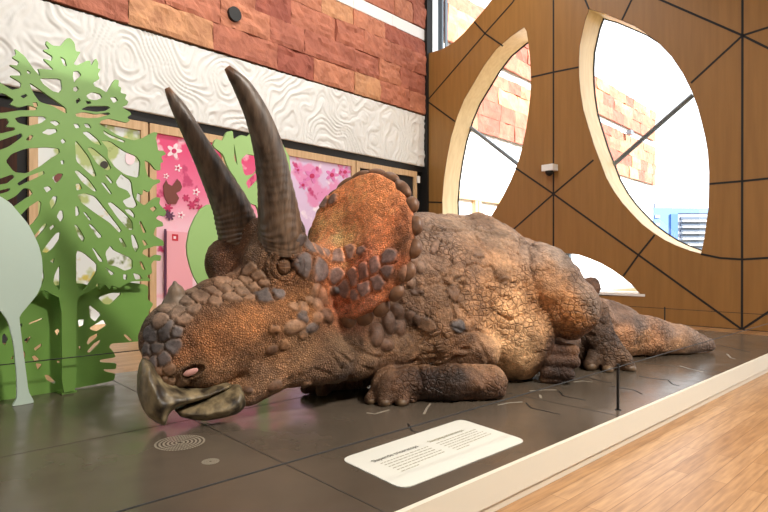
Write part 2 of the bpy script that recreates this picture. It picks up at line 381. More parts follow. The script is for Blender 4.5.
for x, y, r in ((312, 176, 8), (332, 175, 7), (303, 185, 5), (345, 172, 6), (298, 170, 4)):
    wall_shape('printed_orchid', flower(x, y, r), M_orc, bay_objs[1]); wall_shape('printed_orchid_centre', circ(x, y, r*.3), M_ph, bay_objs[1], -.055)
gp = bay_objs[4]
for x, y, rx, ry, mt in ((118, 113, 6, 4, M_pb), (126, 118, 5, 4, M_text), (60, 178, 6, 5, M_pb), (104, 165, 4, 4, M_text), (130, 158, 5, 7, M_pf)):
    wall_shape('printed_insect', circ(x, y, rx, ry), mt, gp, -.06)
# fire hose cabinet seen through: pale pink cabinet with a red sign
M_cab = mat('pink_cabinet', (240, 170, 182), .5)
cab = empty('wall_cabinet', at_wall(178, 262, .0)); tag(cab, 'pale pink wall cabinet with a small red square sign left of the green leaf', 'cabinet')
wall_shape('cabinet_door', [(165.5, 231), (191, 233), (191, 298), (165.5, 297)], M_cab, cab, .0, .08)
wall_shape('edge_strip', [(164, 229), (165.5, 229), (165.5, 299), (164, 299)], M_pp, cab, .0, .05)  # plum strip along the left edge of the cabinet door
wall_shape('red_sign', [(172, 234), (178, 234.5), (178, 241), (172, 240.5)], M_pr, cab, .081, .01)
wall_shape('sign_symbol', [(173.5, 236), (176, 236.3), (176, 239), (173.5, 238.8)], M_pf, cab, .092, .004)
# loudspeaker in stone and switches by the corner
b = MB(); c = at_wall(233, 15, .10); b.v = []; pts = []
for k in range(24): a = 2*math.pi*k/24; pts.append(c+DL*.2*math.cos(a)+np.array([0, 0, .2*math.sin(a)]))
b.quad_prism(pts, NL*.12); o = b.build('wall_speaker', M_black); tag(o, 'round black loudspeaker set high in the red stone wall', 'speaker')
for v, lb in ((163, 'small white wall switch, upper one beside the dark corner'), (180, 'small white wall sensor, lower one beside the dark corner')):
    b = MB(); c = hit(419, v, LW(0, 0, .03), DL); b.box(c-np.array([0, 0, .12]), DL*.14, NL*.06, (0, 0, .26)); o = b.build('wall_switch', M_white); tag(o, lb, 'switch', 'white fittings beside the corner')

# back wall: wooden lattice with oval openings ------------------------------
BP = CORN+DB*.1
WT = 1.0
def bw(u, v): return hit(u, v, BP, DB)
holeA = [(524, 27), (511, 36), (496, 49), (484, 65), (474, 82), (464, 99), (457, 116), (450.5, 138), (446.5, 159), (443.5, 180), (442, 200), (442.5, 220), (446, 238), (452, 250), (460, 256), (468, 252), (480, 236), (489.5, 219), (501, 200), (511, 180), (518, 163), (522.5, 146), (526, 129), (528.5, 112), (530.5, 94), (531, 77), (530, 58), (528, 40), (526.5, 31)]
holeB = [(589, 9), (585, 20), (582.7, 30), (579.5, 45), (578.6, 61), (578.8, 76), (580, 91), (583, 110), (588, 127), (593.5, 145), (600, 162), (606, 178), (614, 192), (622, 203), (631, 213), (642, 224.5), (654, 233.5), (665, 240.5), (676.6, 246), (690, 251), (701, 254), (704, 240), (706.5, 223), (708.5, 208), (709, 193), (709.3, 172), (708, 152), (705.5, 137), (702, 122), (698, 107), (692, 91), (683, 73), (671.5, 56), (659, 43), (646, 33), (634, 25.5), (621, 20), (604, 13)]
holeC = [(500, 296), (502, 280), (512, 266), (526, 258), (543, 253), (560, 252.3), (579, 254.5), (590, 258.5), (600.6, 263), (612, 269.5), (622.5, 277), (632, 285), (642, 296)]
outer = [(425.3, 304.2), (425.3, 54), (440, 50), (453, 43), (464, 33), (474, 21.5), (483, 11), (491.6, 0), (505, -22), (512, -45), (900, -170), (900, 341.8)]
def shrink(h, k):
    a = np.array(h); c = a.mean(0); return [tuple(c+(q-c)*k) for q in a]
latt = cutout('wall_back', [bw(*q) for q in outer], [[bw(*q) for q in h] for h in (holeA, holeB, holeC)], BP+NB*WT/2, DB, WT, M_wallwood, None, False, 'structure')
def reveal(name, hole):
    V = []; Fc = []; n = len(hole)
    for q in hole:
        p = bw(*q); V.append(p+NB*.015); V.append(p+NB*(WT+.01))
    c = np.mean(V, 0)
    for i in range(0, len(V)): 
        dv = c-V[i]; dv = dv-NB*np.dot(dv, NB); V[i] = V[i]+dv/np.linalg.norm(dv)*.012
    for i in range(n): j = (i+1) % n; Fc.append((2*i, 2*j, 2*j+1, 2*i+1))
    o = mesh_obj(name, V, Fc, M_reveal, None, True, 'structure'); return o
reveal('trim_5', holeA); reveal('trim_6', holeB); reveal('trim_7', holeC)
# joints between the panels: thin dark inlays standing 4 mm proud
N1 = (485, 33.5); N2 = (427, 101); N3 = (553.5, 194); N4 = (638.5, 255); N5 = (742, 329.5); N6 = (742.6, 35.5)
jl = [((513, 2), N1), (N1, N2), ((474, 21.5), N1), (N1, (503, 46)), (N2, (455, 121.5)), ((425.8, 202), (442, 202.5)), ((425.8, 54), (425.8, 304)),
      ((553.5, -40), N3), ((531, 77.3), (553.5, 72.2)), ((553.5, 72.2), (578.6, 67.2)), (N3, (515, 167.5)), (N3, (593.5, 160)), (N3, (490, 250)), (N3, N4), (N4, N5), (N4, (654.7, 235)), (N4, (623.4, 276)),
      (N3, (553.5, 252.5)), ((742.6, -60), N5), (N6, (661, 0)), ((661, 0), (640, -8)), (N6, (691, 83)), (N6, (830, 8)), (N6, (830, 79)), ((709.2, 184), (744, 181)), ((744, 181), (830, 172)),
      ((701, 254), (720, 258)), ((720, 258), (742.6, 259.5)), ((742.6, 259.5), (780, 257)), (N5, (830, 271)), ((633.5, -4), (622, 20)), ((577, -20), (589, 9)), ((513, 2), (520, -10)), ((425, 305.2), (900, 342.8))]
b = MB()
for a, c in jl:
    p, q = bw(*a), bw(*c); d = (q-p)/np.linalg.norm(q-p); n = np.cross(d, NB); w = .026
    b.quad_prism([p-n*w+NB*.004, q-n*w+NB*.004, q+n*w+NB*.004, p+n*w+NB*.004], -NB*.012)
b.build('trim_8', M_black, kind='structure')
# window frames and glass at the outer face
M_glass = bpy.data.materials.new('clear_glass'); M_glass.use_nodes = True
nt = M_glass.node_tree; nt.nodes.remove(nt.nodes['Principled BSDF'])
tr = nt.nodes.new('ShaderNodeBsdfTransparent'); gl = nt.nodes.new('ShaderNodeBsdfGlossy'); gl.inputs['Roughness'].default_value = .03; ms = nt.nodes.new('ShaderNodeMixShader'); ms.inputs[0].default_value = .06
nt.links.new(tr.outputs[0], ms.inputs[1]); nt.links.new(gl.outputs[0], ms.inputs[2]); nt.links.new(ms.outputs[0], nt.nodes['Material Output'].inputs[0])
def window(name, hole, bars):
    r = empty(name, bw(*hole[0])+NB*WT); r['kind'] = 'structure'
    pts = [bw(*q)+NB*(WT-.05) for q in hole]
    b = MB(); b.tube(pts+[pts[0]], .045, 6, False); b.build('window_frame', M_black, r)
    b = MB(); V = [p+NB*.02 for p in pts]; b.v = V; b.f = [tuple(range(len(V)))]; b.build('glass_pane', M_glass, r)
    for a, c in bars:
        p = hit(*a, BP+NB*(WT-.05), DB); q = hit(*c, BP+NB*(WT-.05), DB)
        b = MB(); b.tube([p, q], .075, 8); b.build('glazing_bar', M_steel, r)
window('window_1', holeA, [((470, 127), (519, 165))]); window('window_2', holeB, [((613, 165), (693, 95))]); window('window_3', holeC, [])
# steel mullions in the opening at the top left of the lattice
b = MB()
for u, w in ((438, .17),): p = hit(u, 60, BP+NB*.6, DB); b.box((p[0], p[1], 3), DB*w*1.2, NB*.1, (0, 0, 10.5))
for u, w in ((444.5, .05),): p = hit(u, 60, BP+NB*.6, DB); b.box((p[0], p[1], 3), DB*w, NB*.14, (0, 0, 10.5))
b.build('trim_9', M_steel, kind='structure')
# sill band below opening C
b = MB(); p, q = bw(500, 292), bw(645, 295.5)
p[2] = q[2] = bw(642, 296.5)[2]; b.quad_prism([p-NB*.02, q-NB*.02, q+NB*1.1, p+NB*1.1], (0, 0, .07)); b.build('trim_10', M_white, kind='structure')
b = MB(); p = hit(560, 262, BP+NB*.9, DB); b.box((p[0], p[1], ZF), DB*.32, NB*.2, (0, 0, 2.2)); b.build('trim_11', M_steel, kind='structure')
# ceiling and the unseen walls of the hall
b = MB(); b.quad_prism([LW(26, 13.4, -1), LW(-1.2, 13.4, -1), CORN+DB*26+NB*1+np.array([0, 0, 13.4]), CORN+DB*26-NB*28+np.array([0, 0, 13.4])], (0, 0, .3)); b.build('ceiling', M_ceiling, kind='structure')
b = MB(); b.box(CORN+DB*26-NB*28+np.array([0, 0, ZF]), NB*29, DB*.3, (0, 0, 13.6)); b.build('wall_right', M_ceiling, kind='structure')
b = MB(); b.box(LW(28, ZF, -1), NL*27, DL*.3, (0, 0, 13.6)); b.build('wall_rear', M_ceiling, kind='structure')

# outside ------------------------------------------------------------------
M_ground = noisy('paving_outside', (104, 104, 102), (120, 119, 116), .6, .9)
M_grass = noisy('dry_grass', (82, 80, 36), (112, 90, 44), .8, .95)
b = MB(); b.quad_prism([CORN+DB*-30+NB*1.3+np.array([0, 0, ZF]), CORN+DB*-30+NB*400+np.array([0, 0, ZF]), CORN+DB*260+NB*400+np.array([0, 0, ZF]), CORN+DB*60+NB*1.3+np.array([0, 0, ZF])][::-1], (0, 0, -.2)); b.build('ground_outside', M_ground, kind='structure')
b = MB(); p = CORN+NB*4+DB*.5+np.array([0, 0, ZF+.005]); b.box(p, DB*70, NB*46, (0, 0, .05)); o = b.build('lawn', M_grass, kind='structure')
b = MB(); b.box(CORN+NB*54+DB*.5+np.array([0, 0, ZF+.005]), DB*90, NB*2, (0, 0, .4)); o = b.build('garden_wall', M_white); tag(o, 'low pale garden wall beyond the grass outside', 'wall')
wing = empty('museum_wing', LW(-14, ZF)); tag(wing, 'outside wing of red stone with white bands and timber window frames seen through the ovals', 'building')
def fix(o): o.parent = wing; o.location = Vector((0, 0, 0))-wing.location; return o
fix(stone_wall('stone_cladding', -28.2, -1.3, ZS, 10.12, .765, 41, None, None, 3)); fix(stone_wall('stone_cladding', -28.2, -1.3, 10.6, 12.8, .765, 43, None, None, 3))
b = MB(); b.box(LW(-1.3, ZF, -8), -DL*26.9, NL*7.9, (0, 0, 12.6-ZF)); b.build('wall', M_white, wing)
for t in (-1.6, -3.7, -5.8, -7.9, -10.0):
    for t_, w_ in ((t, .22), (t-2.1+.26, .22)):
        b = MB(); b.box(LW(t_, ZF, -.1), -DL*w_, NL*.2, (0, 0, 4.6)); b.build('window_stile', M_doorwood, wing)
    b = MB(); b.box(LW(t, ZF+4.4, -.1), -DL*2.1, NL*.22, (0, 0, .3)); b.build('window_rail', M_doorwood, wing)
b = MB(); p = hit(629, 136, LW(0, 0, .3), DL); b.box(p, DL*.5, NL*.3, (0, 0, .32)); b.tube([p+DL*.2+np.array([0, 0, .2]), p+DL*.2-NL*.3+np.array([0, 0, .3])], .05, 6)
o = b.build('outdoor_camera', M_steel); tag(o, 'grey camera mounted on the outside stone wing seen through the right oval', 'camera')
M_blue = mat('blue_cladding', (84, 122, 176), .6); M_blue2 = mat('deep_blue_cladding', (52, 92, 158), .6); M_bl_w = mat('pale_storeys', (138, 142, 150), .7); M_bwin = mat('dark_windows', (70, 82, 98), .4)
bd = empty('city_building', P(680, 260, 160)); tag(bd, 'distant blue and white apartment block low in the right oval window', 'building')
def fbox(nm, u0, v0, u1, v1, Y, dep, mt):
    b = MB(); p = P(u0, v0, Y); q = P(u1, v1, Y); b.box((p[0], Y, q[2]), (q[0]-p[0], 0, 0), (0, dep, 0), (0, 0, p[2]-q[2])); return b.build(nm, mt, bd)
fbox('block', 664, 213, 720, 266.2, 160, 20, M_bl_w); fbox('tower', 654, 208, 678, 266.3, 158, 20, M_blue); fbox('roof_house', 655, 203, 672, 209, 162, 10, M_bl_w)
fbox('roof_band', 678, 208, 720, 213, 159.5, 18, M_blue); fbox('stair_strip', 671, 214, 678, 262, 157.5, 1, M_blue2)
for v in range(217, 260, 6):
    fbox('window_band', 681, v, 719, v+2.6, 159.6, 1, M_bwin)
    fbox('balcony_rail', 683, v+3, 719, v+4.5, 158.6, 1, M_cream)
for v in range(212, 256, 8): fbox('tower_window', 655.5, v+3, 660, v+6, 157.6, 1, M_bl_w)

# security camera on the lattice
sc = empty('security_camera', bw(552.5, 176)); tag(sc, 'small white dome security camera with black lens on the wood wall', 'security camera')
p = bw(552.5, 171)-NB*.03
b = MB(); b.box(p-DB*.2+np.array([0, 0, -.02])-NB*.3, DB*.4, NB*.32, (0, 0, .2)); b.build('housing', M_white, sc)
b = MB(); c = p-NB*.17+np.array([0, 0, -.02]); b.tube([c, c-np.array([0, 0, .07]), c-np.array([0, 0, .13]), c-np.array([0, 0, .165])], [.13, .12, .08, .02], 14); b.build('dome', M_black, sc, True)

# cutout trees ---------------------------------------------------------------
TP = P(67, 260, 6.27); TD = np.array([.6775, .7356, 0])
def tp(pts, oy, p0, sc=4.518, ox=0): return [hit(x/sc+ox, y/sc+oy, p0, TD) for x, y in pts]
p0 = TP
A_ = [(315, 38), (335, 60), (340, 98), (362, 100), (345, 130), (330, 155), (345, 162), (390, 140), (405, 140), (410, 165), (430, 128), (442, 150), (440, 175), (452, 178), (440, 200), (448, 222), (418, 240), (425, 256), (450, 265), (480, 285), (515, 225), (535, 228), (532, 255), (545, 262), (542, 285), (570, 292), (562, 312), (578, 325), (570, 340), (548, 350), (585, 372), (590, 382), (572, 395), (585, 410), (570, 420), (520, 408), (490, 400), (455, 410), (445, 428), (480, 445), (530, 478), (600, 500), (640, 490), (690, 462), (710, 465), (700, 490)]
B_ = [(705, 10), (712, 50), (735, 48), (748, 65), (725, 75), (735, 100), (722, 105), (722, 138), (700, 135), (672, 100), (650, 92), (655, 130), (665, 165), (690, 180), (718, 178), (722, 192), (690, 205), (668, 238), (645, 222), (640, 250), (618, 238), (612, 270), (650, 298), (700, 258), (722, 262), (716, 290), (750, 325), (740, 345), (715, 340), (700, 355), (732, 372), (735, 390), (700, 395), (690, 430), (735, 455), (738, 478), (690, 480)]
C_ = [(690, 30), (645, 45), (640, 62), (675, 82), (700, 66), (726, 70), (722, 95), (692, 92), (680, 110), (685, 150), (660, 162), (682, 185), (600, 186), (560, 200), (540, 216), (500, 205), (495, 225), (470, 200), (450, 225), (440, 190), (420, 225), (385, 238), (343, 265), (343, 680), (278, 690), (276, 266), (190, 222), (165, 250), (130, 232), (88, 195), (90, 184), (185, 205), (200, 170), (185, 90), (155, 0)]
D_ = [(80, 480), (-60, 420), (-60, 210)]      # T2 frame, hidden behind the pale tree
E_ = [(-60, 190), (0, 240), (50, 272), (90, 265), (95, 240), (38, 207), (95, 207), (90, 190), (38, 158), (78, 162), (85, 145), (52, 125), (72, 112), (65, 85), (110, 120), (150, 178), (180, 212), (176, 192), (170, 175), (245, 183), (190, 130), (232, 142), (236, 120), (190, 92), (222, 87), (205, 66), (208, 50), (235, 72), (270, 75), (298, 40)]
outl = tp(A_, 30, p0)+tp(B_, 140, p0)+tp(C_, 240, p0)+tp(D_, 140, p0)+tp(E_, 30, p0)
H1 = [[(-30, 290), (20, 292), (62, 318), (45, 338), (80, 350), (120, 340), (158, 352), (150, 362), (80, 362), (20, 372), (-30, 374)],
 [(90, 300), (113, 290), (122, 298), (105, 310)], [(145, 330), (165, 328), (170, 345), (155, 350)], [(70, 400), (100, 392), (190, 392), (203, 402), (180, 420), (130, 432), (85, 420)],
 [(137, 246), (155, 255), (225, 305), (288, 348), (292, 375), (230, 340), (180, 325), (155, 292)], [(182, 222), (270, 224), (276, 265), (262, 282), (235, 275), (198, 247)],
 [(270, 122), (292, 135), (300, 165), (285, 160)], [(330, 190), (350, 188), (365, 205), (342, 225), (335, 240), (328, 215)], [(330, 262), (345, 256), (353, 268), (342, 280), (330, 275)],
 [(340, 320), (355, 308), (362, 320), (345, 335)], [(385, 322), (405, 322), (410, 332), (392, 336)], [(390, 297), (415, 283), (448, 290), (458, 306), (430, 317), (400, 312)],
 [(495, 305), (520, 305), (530, 320), (510, 330)], [(368, 360), (400, 345), (480, 345), (492, 353), (470, 366), (430, 370)], [(345, 380), (380, 372), (430, 382), (480, 374), (490, 382), (440, 396), (400, 398), (350, 392)],
 [(120, 182), (135, 190), (135, 202), (120, 195)], [(330, 425), (350, 425), (360, 440), (340, 445)], [(378, 425), (400, 425), (410, 445), (385, 440)], [(222, 415), (250, 410), (268, 422), (250, 435)],
 [(190, 465), (215, 448), (250, 448), (255, 460), (220, 475)], [(-30, 408), (28, 402), (38, 420), (25, 438), (60, 440), (62, 452), (0, 466), (-30, 468)], [(-30, 512), (60, 480), (90, 470), (95, 485), (40, 525), (-30, 550)],
 [(115, 497), (135, 475), (148, 480), (135, 500)], [(372, 465), (400, 462), (440, 495), (455, 520), (420, 510)], [(272, 500), (285, 492), (296, 505), (280, 515)], [(468, 455), (500, 475), (560, 500), (555, 508), (500, 490), (470, 470)]]
H2 = [[(35, 95), (60, 65), (120, 42), (200, 38), (255, 42), (258, 62), (220, 85), (180, 115), (120, 145), (70, 140)], [(-30, 175), (0, 175), (50, 158), (60, 170), (30, 195), (-30, 205)], [(-30, 232), (0, 228), (40, 218), (38, 232), (-30, 250)],
 [(80, 195), (120, 168), (190, 142), (195, 155), (130, 185), (90, 205)], [(30, 275), (70, 255), (105, 220), (130, 225), (143, 245), (110, 265), (60, 300)], [(90, 345), (130, 305), (172, 278), (182, 290), (175, 335), (150, 370), (120, 392)],
 [(272, 95), (285, 92), (288, 108), (275, 110)], [(235, 170), (262, 152), (282, 155), (272, 178), (250, 195)], [(195, 215), (220, 210), (232, 222), (210, 238)],
 [(340, 15), (350, 15), (400, 80), (430, 155), (415, 160), (370, 120), (345, 95)], [(395, 40), (420, 40), (480, 90), (498, 125), (480, 135), (440, 110)], [(338, 145), (355, 142), (400, 180), (432, 225), (420, 230), (370, 190)],
 [(340, 200), (360, 198), (368, 220), (345, 228)], [(470, 160), (485, 162), (508, 190), (500, 198)], [(455, 195), (470, 195), (503, 240), (495, 245)], [(355, 255), (390, 248), (430, 260), (470, 310), (540, 400), (530, 412), (490, 370), (430, 330), (370, 285)],
 [(488, 290), (510, 288), (560, 330), (592, 365), (596, 400), (575, 400), (530, 350)], [(222, 280), (240, 255), (255, 258), (250, 285), (232, 312)], [(338, 300), (350, 302), (358, 335), (340, 345)], [(375, 330), (385, 328), (410, 360), (400, 362)],
 [(335, 385), (350, 390), (380, 440), (372, 460), (350, 430)], [(398, 380), (415, 385), (460, 435), (440, 442)], [(255, 345), (268, 320), (282, 322), (285, 350), (272, 370)], [(222, 395), (240, 382), (245, 392), (228, 408)],
 [(148, 440), (195, 382), (208, 380), (200, 400), (155, 450)], [(190, 502), (225, 455), (250, 425), (268, 420), (265, 450), (240, 485), (215, 505)], [(535, 445), (550, 445), (570, 480), (555, 485)],
 [(525, 195), (548, 160), (590, 190), (598, 250), (615, 290), (600, 302), (570, 298), (552, 272), (588, 255), (573, 230), (535, 215)], [(562, 315), (588, 315), (605, 335), (604, 352), (572, 330)], [(675, 310), (695, 300), (705, 312), (690, 325)],
 [(625, 370), (635, 368), (658, 415), (645, 420)], [(590, 432), (605, 432), (625, 480), (612, 505), (597, 480)], [(640, 455), (650, 452), (665, 472), (650, 478)], [(462, 10), (500, 12), (560, 55), (610, 75), (625, 100), (618, 165), (560, 150), (520, 120), (490, 80), (490, 45)]]
H3 = [[(225, 95), (245, 82), (240, 105)], [(258, 130), (268, 120), (268, 225), (240, 190), (245, 160)], [(346, 52), (380, 65), (432, 110), (432, 140), (380, 220), (346, 200)], [(415, 38), (425, 40), (465, 95), (445, 95)],
 [(478, 60), (500, 30), (515, 50), (590, 85), (592, 125), (560, 135), (520, 115), (490, 110)], [(470, 120), (515, 150), (500, 160)], [(555, 155), (572, 158), (570, 180), (555, 175)], [(625, 95), (640, 100), (655, 135), (640, 130)], [(600, 150), (630, 158), (640, 175), (610, 178)]]
holes = [tp(h, 30, p0) for h in H1]+[tp(h, 140, p0) for h in H2]+[tp(h, 240, p0) for h in H3]
tree = empty('cutout_tree', hit(69, 394, p0, TD)*np.array([1, 1, 0])); tag(tree, 'tall green pierced board conifer cutout with spreading toothed branches', 'cutout tree')
holes = [[np.mean(h, 0)+(q-np.mean(h, 0))*1.10 for q in h] for h in holes]
cutout('tree_board', outl, holes, p0, TD, .035, M_green, tree, True)
b = MB(); q0, q1 = hit(62, 390, p0, TD), hit(77, 390, p0, TD); b.quad_prism([(q0[0], q0[1], 0.001), (q1[0], q1[1], 0.001), (q1[0]+.25*NL[0]*-1, q1[1]-.25*NL[1], 0.001), (q0[0]-.25*NL[0], q0[1]-.25*NL[1], .001)], (0, 0, .02)); b.build('foot', M_green2, tree)
# lower green pierced panel behind the tree
p1 = P(67, 260, 6.46)
pan = empty('hedge_panel', hit(60, 390, p1, TD)*np.array([1, 1, 0])); tag(pan, 'low green pierced hedge board standing behind the conifer cutout', 'cutout panel')
T5 = 4.79
po = [hit(x, y, p1, TD) for x, y in ((-25, 405.5), (60, 391.8))]+[hit(x/T5, y/T5+320, p1, TD) for x, y in ((545, 290), (550, 256), (505, 247), (490, 236), (553, 235), (556, 206), (478, 202), (476, 190), (553, 178), (540, 150), (520, 130), (530, 112), (620, 106), (708, 96))]+[hit(x, y, p1, TD) for x, y in ((148.5, 330), (148, 312), (153, 304), (147, 299), (148, 285), (120, 281), (95, 287), (80, 283), (60, 285), (30, 288), (10, 282), (-25, 285))]
ph3 = [[(128, 375), (190, 350), (192, 358), (130, 382)], [(105, 450), (143, 432), (120, 468)], [(150, 490), (185, 465), (188, 478), (160, 502)], [(245, 410), (258, 400), (270, 410), (258, 435)], [(350, 360), (380, 358), (378, 385), (355, 395)], [(400, 290), (458, 335), (430, 370), (405, 350)],
       [(400, 398), (465, 357), (482, 385), (440, 412), (415, 408)], [(390, 465), (400, 440), (440, 420), (440, 437), (397, 475)], [(390, 505), (420, 468), (455, 447), (450, 465), (405, 510)], [(440, 260), (500, 238), (550, 240), (500, 290), (470, 290)], [(555, 428), (568, 425), (600, 455), (580, 455)], [(352, 480), (366, 478), (362, 500)], [(85, 380), (100, 375), (98, 395)]]
ph5 = [[(8, 75), (20, 62), (38, 90), (25, 120), (8, 110)], [(150, 175), (165, 168), (190, 190), (165, 198)], [(167, 206), (203, 210), (180, 240)], [(210, 262), (230, 262), (270, 300), (255, 305), (220, 285)], [(50, 185), (62, 165), (60, 190)], [(102, 160), (115, 145), (122, 170), (110, 205)], [(270, 195), (288, 195), (286, 205), (272, 206)]]
phs = [tp(h, 240, p1) for h in ph3]+[[hit(x/T5, y/T5+320, p1, TD) for x, y in h] for h in ph5]
cutout('panel_board', po, phs, p1, TD, .03, M_green2, pan, True)
# pale mint tree
p2 = P(22, 260, 5.81)
mt_ = empty('pale_cutout_tree', hit(22, 404, p2, TD)*np.array([1, 1, 0])); tag(mt_, 'pale mint rounded tree cutout at the left edge of the platform', 'cutout tree')
mo = [(-70, 240), (-62, 222), (-50, 207), (-34, 198), (-15, 194), (0, 196.5), (10, 203), (18, 212.5), (27, 223), (33.7, 235), (38.5, 246), (41.3, 257), (42.3, 270), (41, 285), (36.5, 295), (18.8, 316), (19.6, 325), (24, 360), (28, 391), (33, 400), (33, 402.6), (12.5, 406.3), (13, 404), (16.7, 398), (16.3, 374), (13.6, 345), (8, 322), (0, 310), (-30, 298), (-56, 278), (-68, 258)]
cutout('tree_board', [hit(*q, p2, TD) for q in mo], [], p2, TD, .035, M_mint, mt_, True)
# leaf and flower tree further back
p3 = P(212, 260, 7.6)
lf = empty('leaf_cutout', hit(212, 350, p3, TD)*np.array([1, 1, 0])); tag(lf, 'large light green leaf shaped board behind the far horn', 'cutout leaf')
lo = [(208, 204), (200, 209), (194.5, 217.5), (189, 230), (186.2, 245), (187, 256), (189.5, 266), (193, 276), (197, 283), (200, 290), (201, 300)]
zb = [hit(201, 370, p3, TD), hit(207, 370, p3, TD)]
for q in zb: q[2] = .0
lpts = [hit(*q, p3, TD) for q in lo]+zb+[hit(*q, p3, TD) for q in ((207, 300), (210, 285), (226, 270), (238, 250), (236, 225), (222, 208))]
cutout('leaf_board', lpts, [], p3, TD, .035, M_green3, lf, True)
p4 = P(240, 260, 7.7)
fo = [(212, 146), (215, 139), (222, 141), (226, 132), (232, 131), (233, 140), (240, 135), (247, 137), (252, 131), (262, 134), (280, 140), (290, 160), (290, 230), (275, 250), (268, 300)]
fz = [hit(268, 352, p4, TD), hit(258, 352, p4, TD)]
for q in fz: q[2] = .0
fo2 = [(258, 300), (262, 240), (257, 206), (246, 202), (238, 192), (236, 180), (230, 172), (226, 164), (223, 155)]
fh = [[(240, 160), (246, 154), (256, 156), (260, 164), (254, 174), (244, 176)], [(245, 182), (258, 170), (259, 178), (248, 190)], [(233, 142), (236, 158), (237, 166), (234, 160)]]
ft = empty('flower_cutout', hit(262, 350, p4, TD)*np.array([1, 1, 0])); tag(ft, 'light green flower shaped board with cut holes between the two horns', 'cutout flower')
cutout('flower_board', [hit(*q, p4, TD) for q in fo]+fz+[hit(*q, p4, TD) for q in fo2], [[hit(*q, p4, TD) for q in h] for h in fh], p4, TD, .035, M_green3, ft, True)

# barrier wire and posts ------------------------------------------------------
def post(s, t, label, h=.46):
    r = empty('barrier_post', PL(s, t)); tag(r, label, 'barrier post', 'black barrier posts on the platform')
    c = PL(s, t); b = MB(); b.tube([c+np.array([0, 0, .001]), c+np.array([0, 0, h])], .014, 10); b.build('shaft', M_black, r)
    b = MB(); b.tube([c+np.array([0, 0, .0005]), c+np.array([0, 0, .006])], .03, 14); b.build('foot_plate', M_black, r)
q = onz(618, 410)-A0; sp_, tp_ = float(np.dot(q, D1)), float(np.dot(q, D2))
post(sp_, tp_, 'thin black barrier post standing in front of the tail')
post(8.75, tp_, 'thin black barrier post at the far right corner of the platform')
q = onz(657.5, 325)-A0; sb_ = 8.75; tb_ = float(np.dot(q, D2)); 
post(sb_, 2.45, 'thin black barrier post behind the tail before the wood wall'); 
b = MB(); zz = .43
b.tube([PL(SX0+.5, tp_, zz), PL(8.75, tp_, zz)], .0045, 6)
o = b.build('barrier_wire', M_black); tag(o, 'thin black barrier wire running along the front of the platform', 'wire')
b = MB(); b.tube([PL(8.75, tp_, zz), PL(8.75, 4.5, zz)], .006, 6); o = b.build('barrier_wire', M_black); tag(o, 'thin black barrier wire across the far end of the platform', 'wire')
b = MB(); b.tube([PL(SX0+.5, 4.42, zz), PL(8.75, 4.5, zz)], .006, 6); o = b.build('barrier_wire', M_black); tag(o, 'thin black barrier wire in front of the green cutout trees', 'wire')

# text plaque -----------------------------------------------------------------
pc = [onz(*q) for q in ((340, 459.5), (461, 419.5), (527, 441), (403, 490))]
plq = empty('text_plaque', sum(pc)/4); tag(plq, 'cream text plaque with rounded corners lying on the platform front', 'plaque')
def rounded(poly, r, n=5):
    out = []
    for i in range(len(poly)):
        a, c, e = poly[i-1], poly[i], poly[(i+1) % len(poly)]
        p_ = c+(a-c)/np.linalg.norm(a-c)*r; q_ = c+(e-c)/np.linalg.norm(e-c)*r
        for k in range(n+1): t = k/n; out.append((1-t)**2*p_+2*t*(1-t)*c+t*t*q_)
    return out
b = MB(); b.quad_prism(rounded([q+np.array([0, 0, .001]) for q in pc], .1), (0, 0, .005)); b.build('plate', M_plaque, plq)
ex = (pc[1]-pc[0]); Lx = np.linalg.norm(ex); ex /= Lx; ey = np.array([-ex[1], ex[0], 0])
t0 = onz(374, 463.5); t0[2] = .007; t1 = onz(430, 443.5); t1[2] = .007
sz = np.linalg.norm(onz(416, 449)-onz(374, 463.5))/9.6
text_mesh('heading', 'Slapende triceratops', sz*1.27, t0, ex, ey, M_text, plq); text_mesh('heading', 'Sleeping triceratops', sz*1.22, t1, ex, ey, M_text2, plq)
rr = random.Random(4)
for org, nl in ((t0, 6), (t1, 6)):
    b = MB()
    for ln in range(nl):
        x = .02; lim = (Lx*.36)*(1 if ln < nl-1 else .35)
        while x < lim:
            w = rr.uniform(.015, .05); q = org+ex*x-ey*(.055+.042*ln)
            b.quad_prism([q, q+ex*w, q+ex*w+ey*.008, q+ey*.008], (0, 0, .0012)); x += w+.011
    b.build('small_print', M_text2, plq)
# floor grilles and root drawings in the deck
M_gr = mat('grille_dots', (150, 140, 122), .5)
for (u, v, ru, rv, lb, rings) in ((180, 442.5, 23, 7, 'large round perforated floor grille under the beak', 6), (210.5, 461.5, 7.5, 2.6, 'small round perforated floor grille near the beak', 3)):
    c = onz(u, v); R = ru*c[1]/F; b = MB()
    for k in range(1, rings+1):
        n = 9*k; rad = R*k/rings
        for j in range(n):
            a = 2*math.pi*j/n; q = c+np.array([rad*math.cos(a), rad*math.sin(a), 0]); e = .008
            b.quad_prism([q+np.array([-e, -e, 0]), q+np.array([e, -e, 0]), q+np.array([e, e, 0]), q+np.array([-e, e, 0])], (0, 0, .0015))
    o = b.build('floor_grille', M_gr); tag(o, lb, 'grille')
M_rd = mat('root_dark', (30, 24, 18), .6); M_rl = mat('root_light', (150, 140, 125), .5)
def rootline(pts, w, mt, nm):
    b = MB(); P3 = [onz(*q) for q in pts]
    for i in range(len(P3)-1):
        a, c = P3[i], P3[i+1]; d = (c-a)/np.linalg.norm(c-a); n = np.array([-d[1], d[0], 0]); w0 = w*(1-.35*i/len(P3)); 
        b.quad_prism([a-n*w0-d*.004, c-n*w0+d*.004, c+n*w0+d*.004, a+n*w0-d*.004], (0, 0, .002))
    return b.build('root_line', mt, plat)
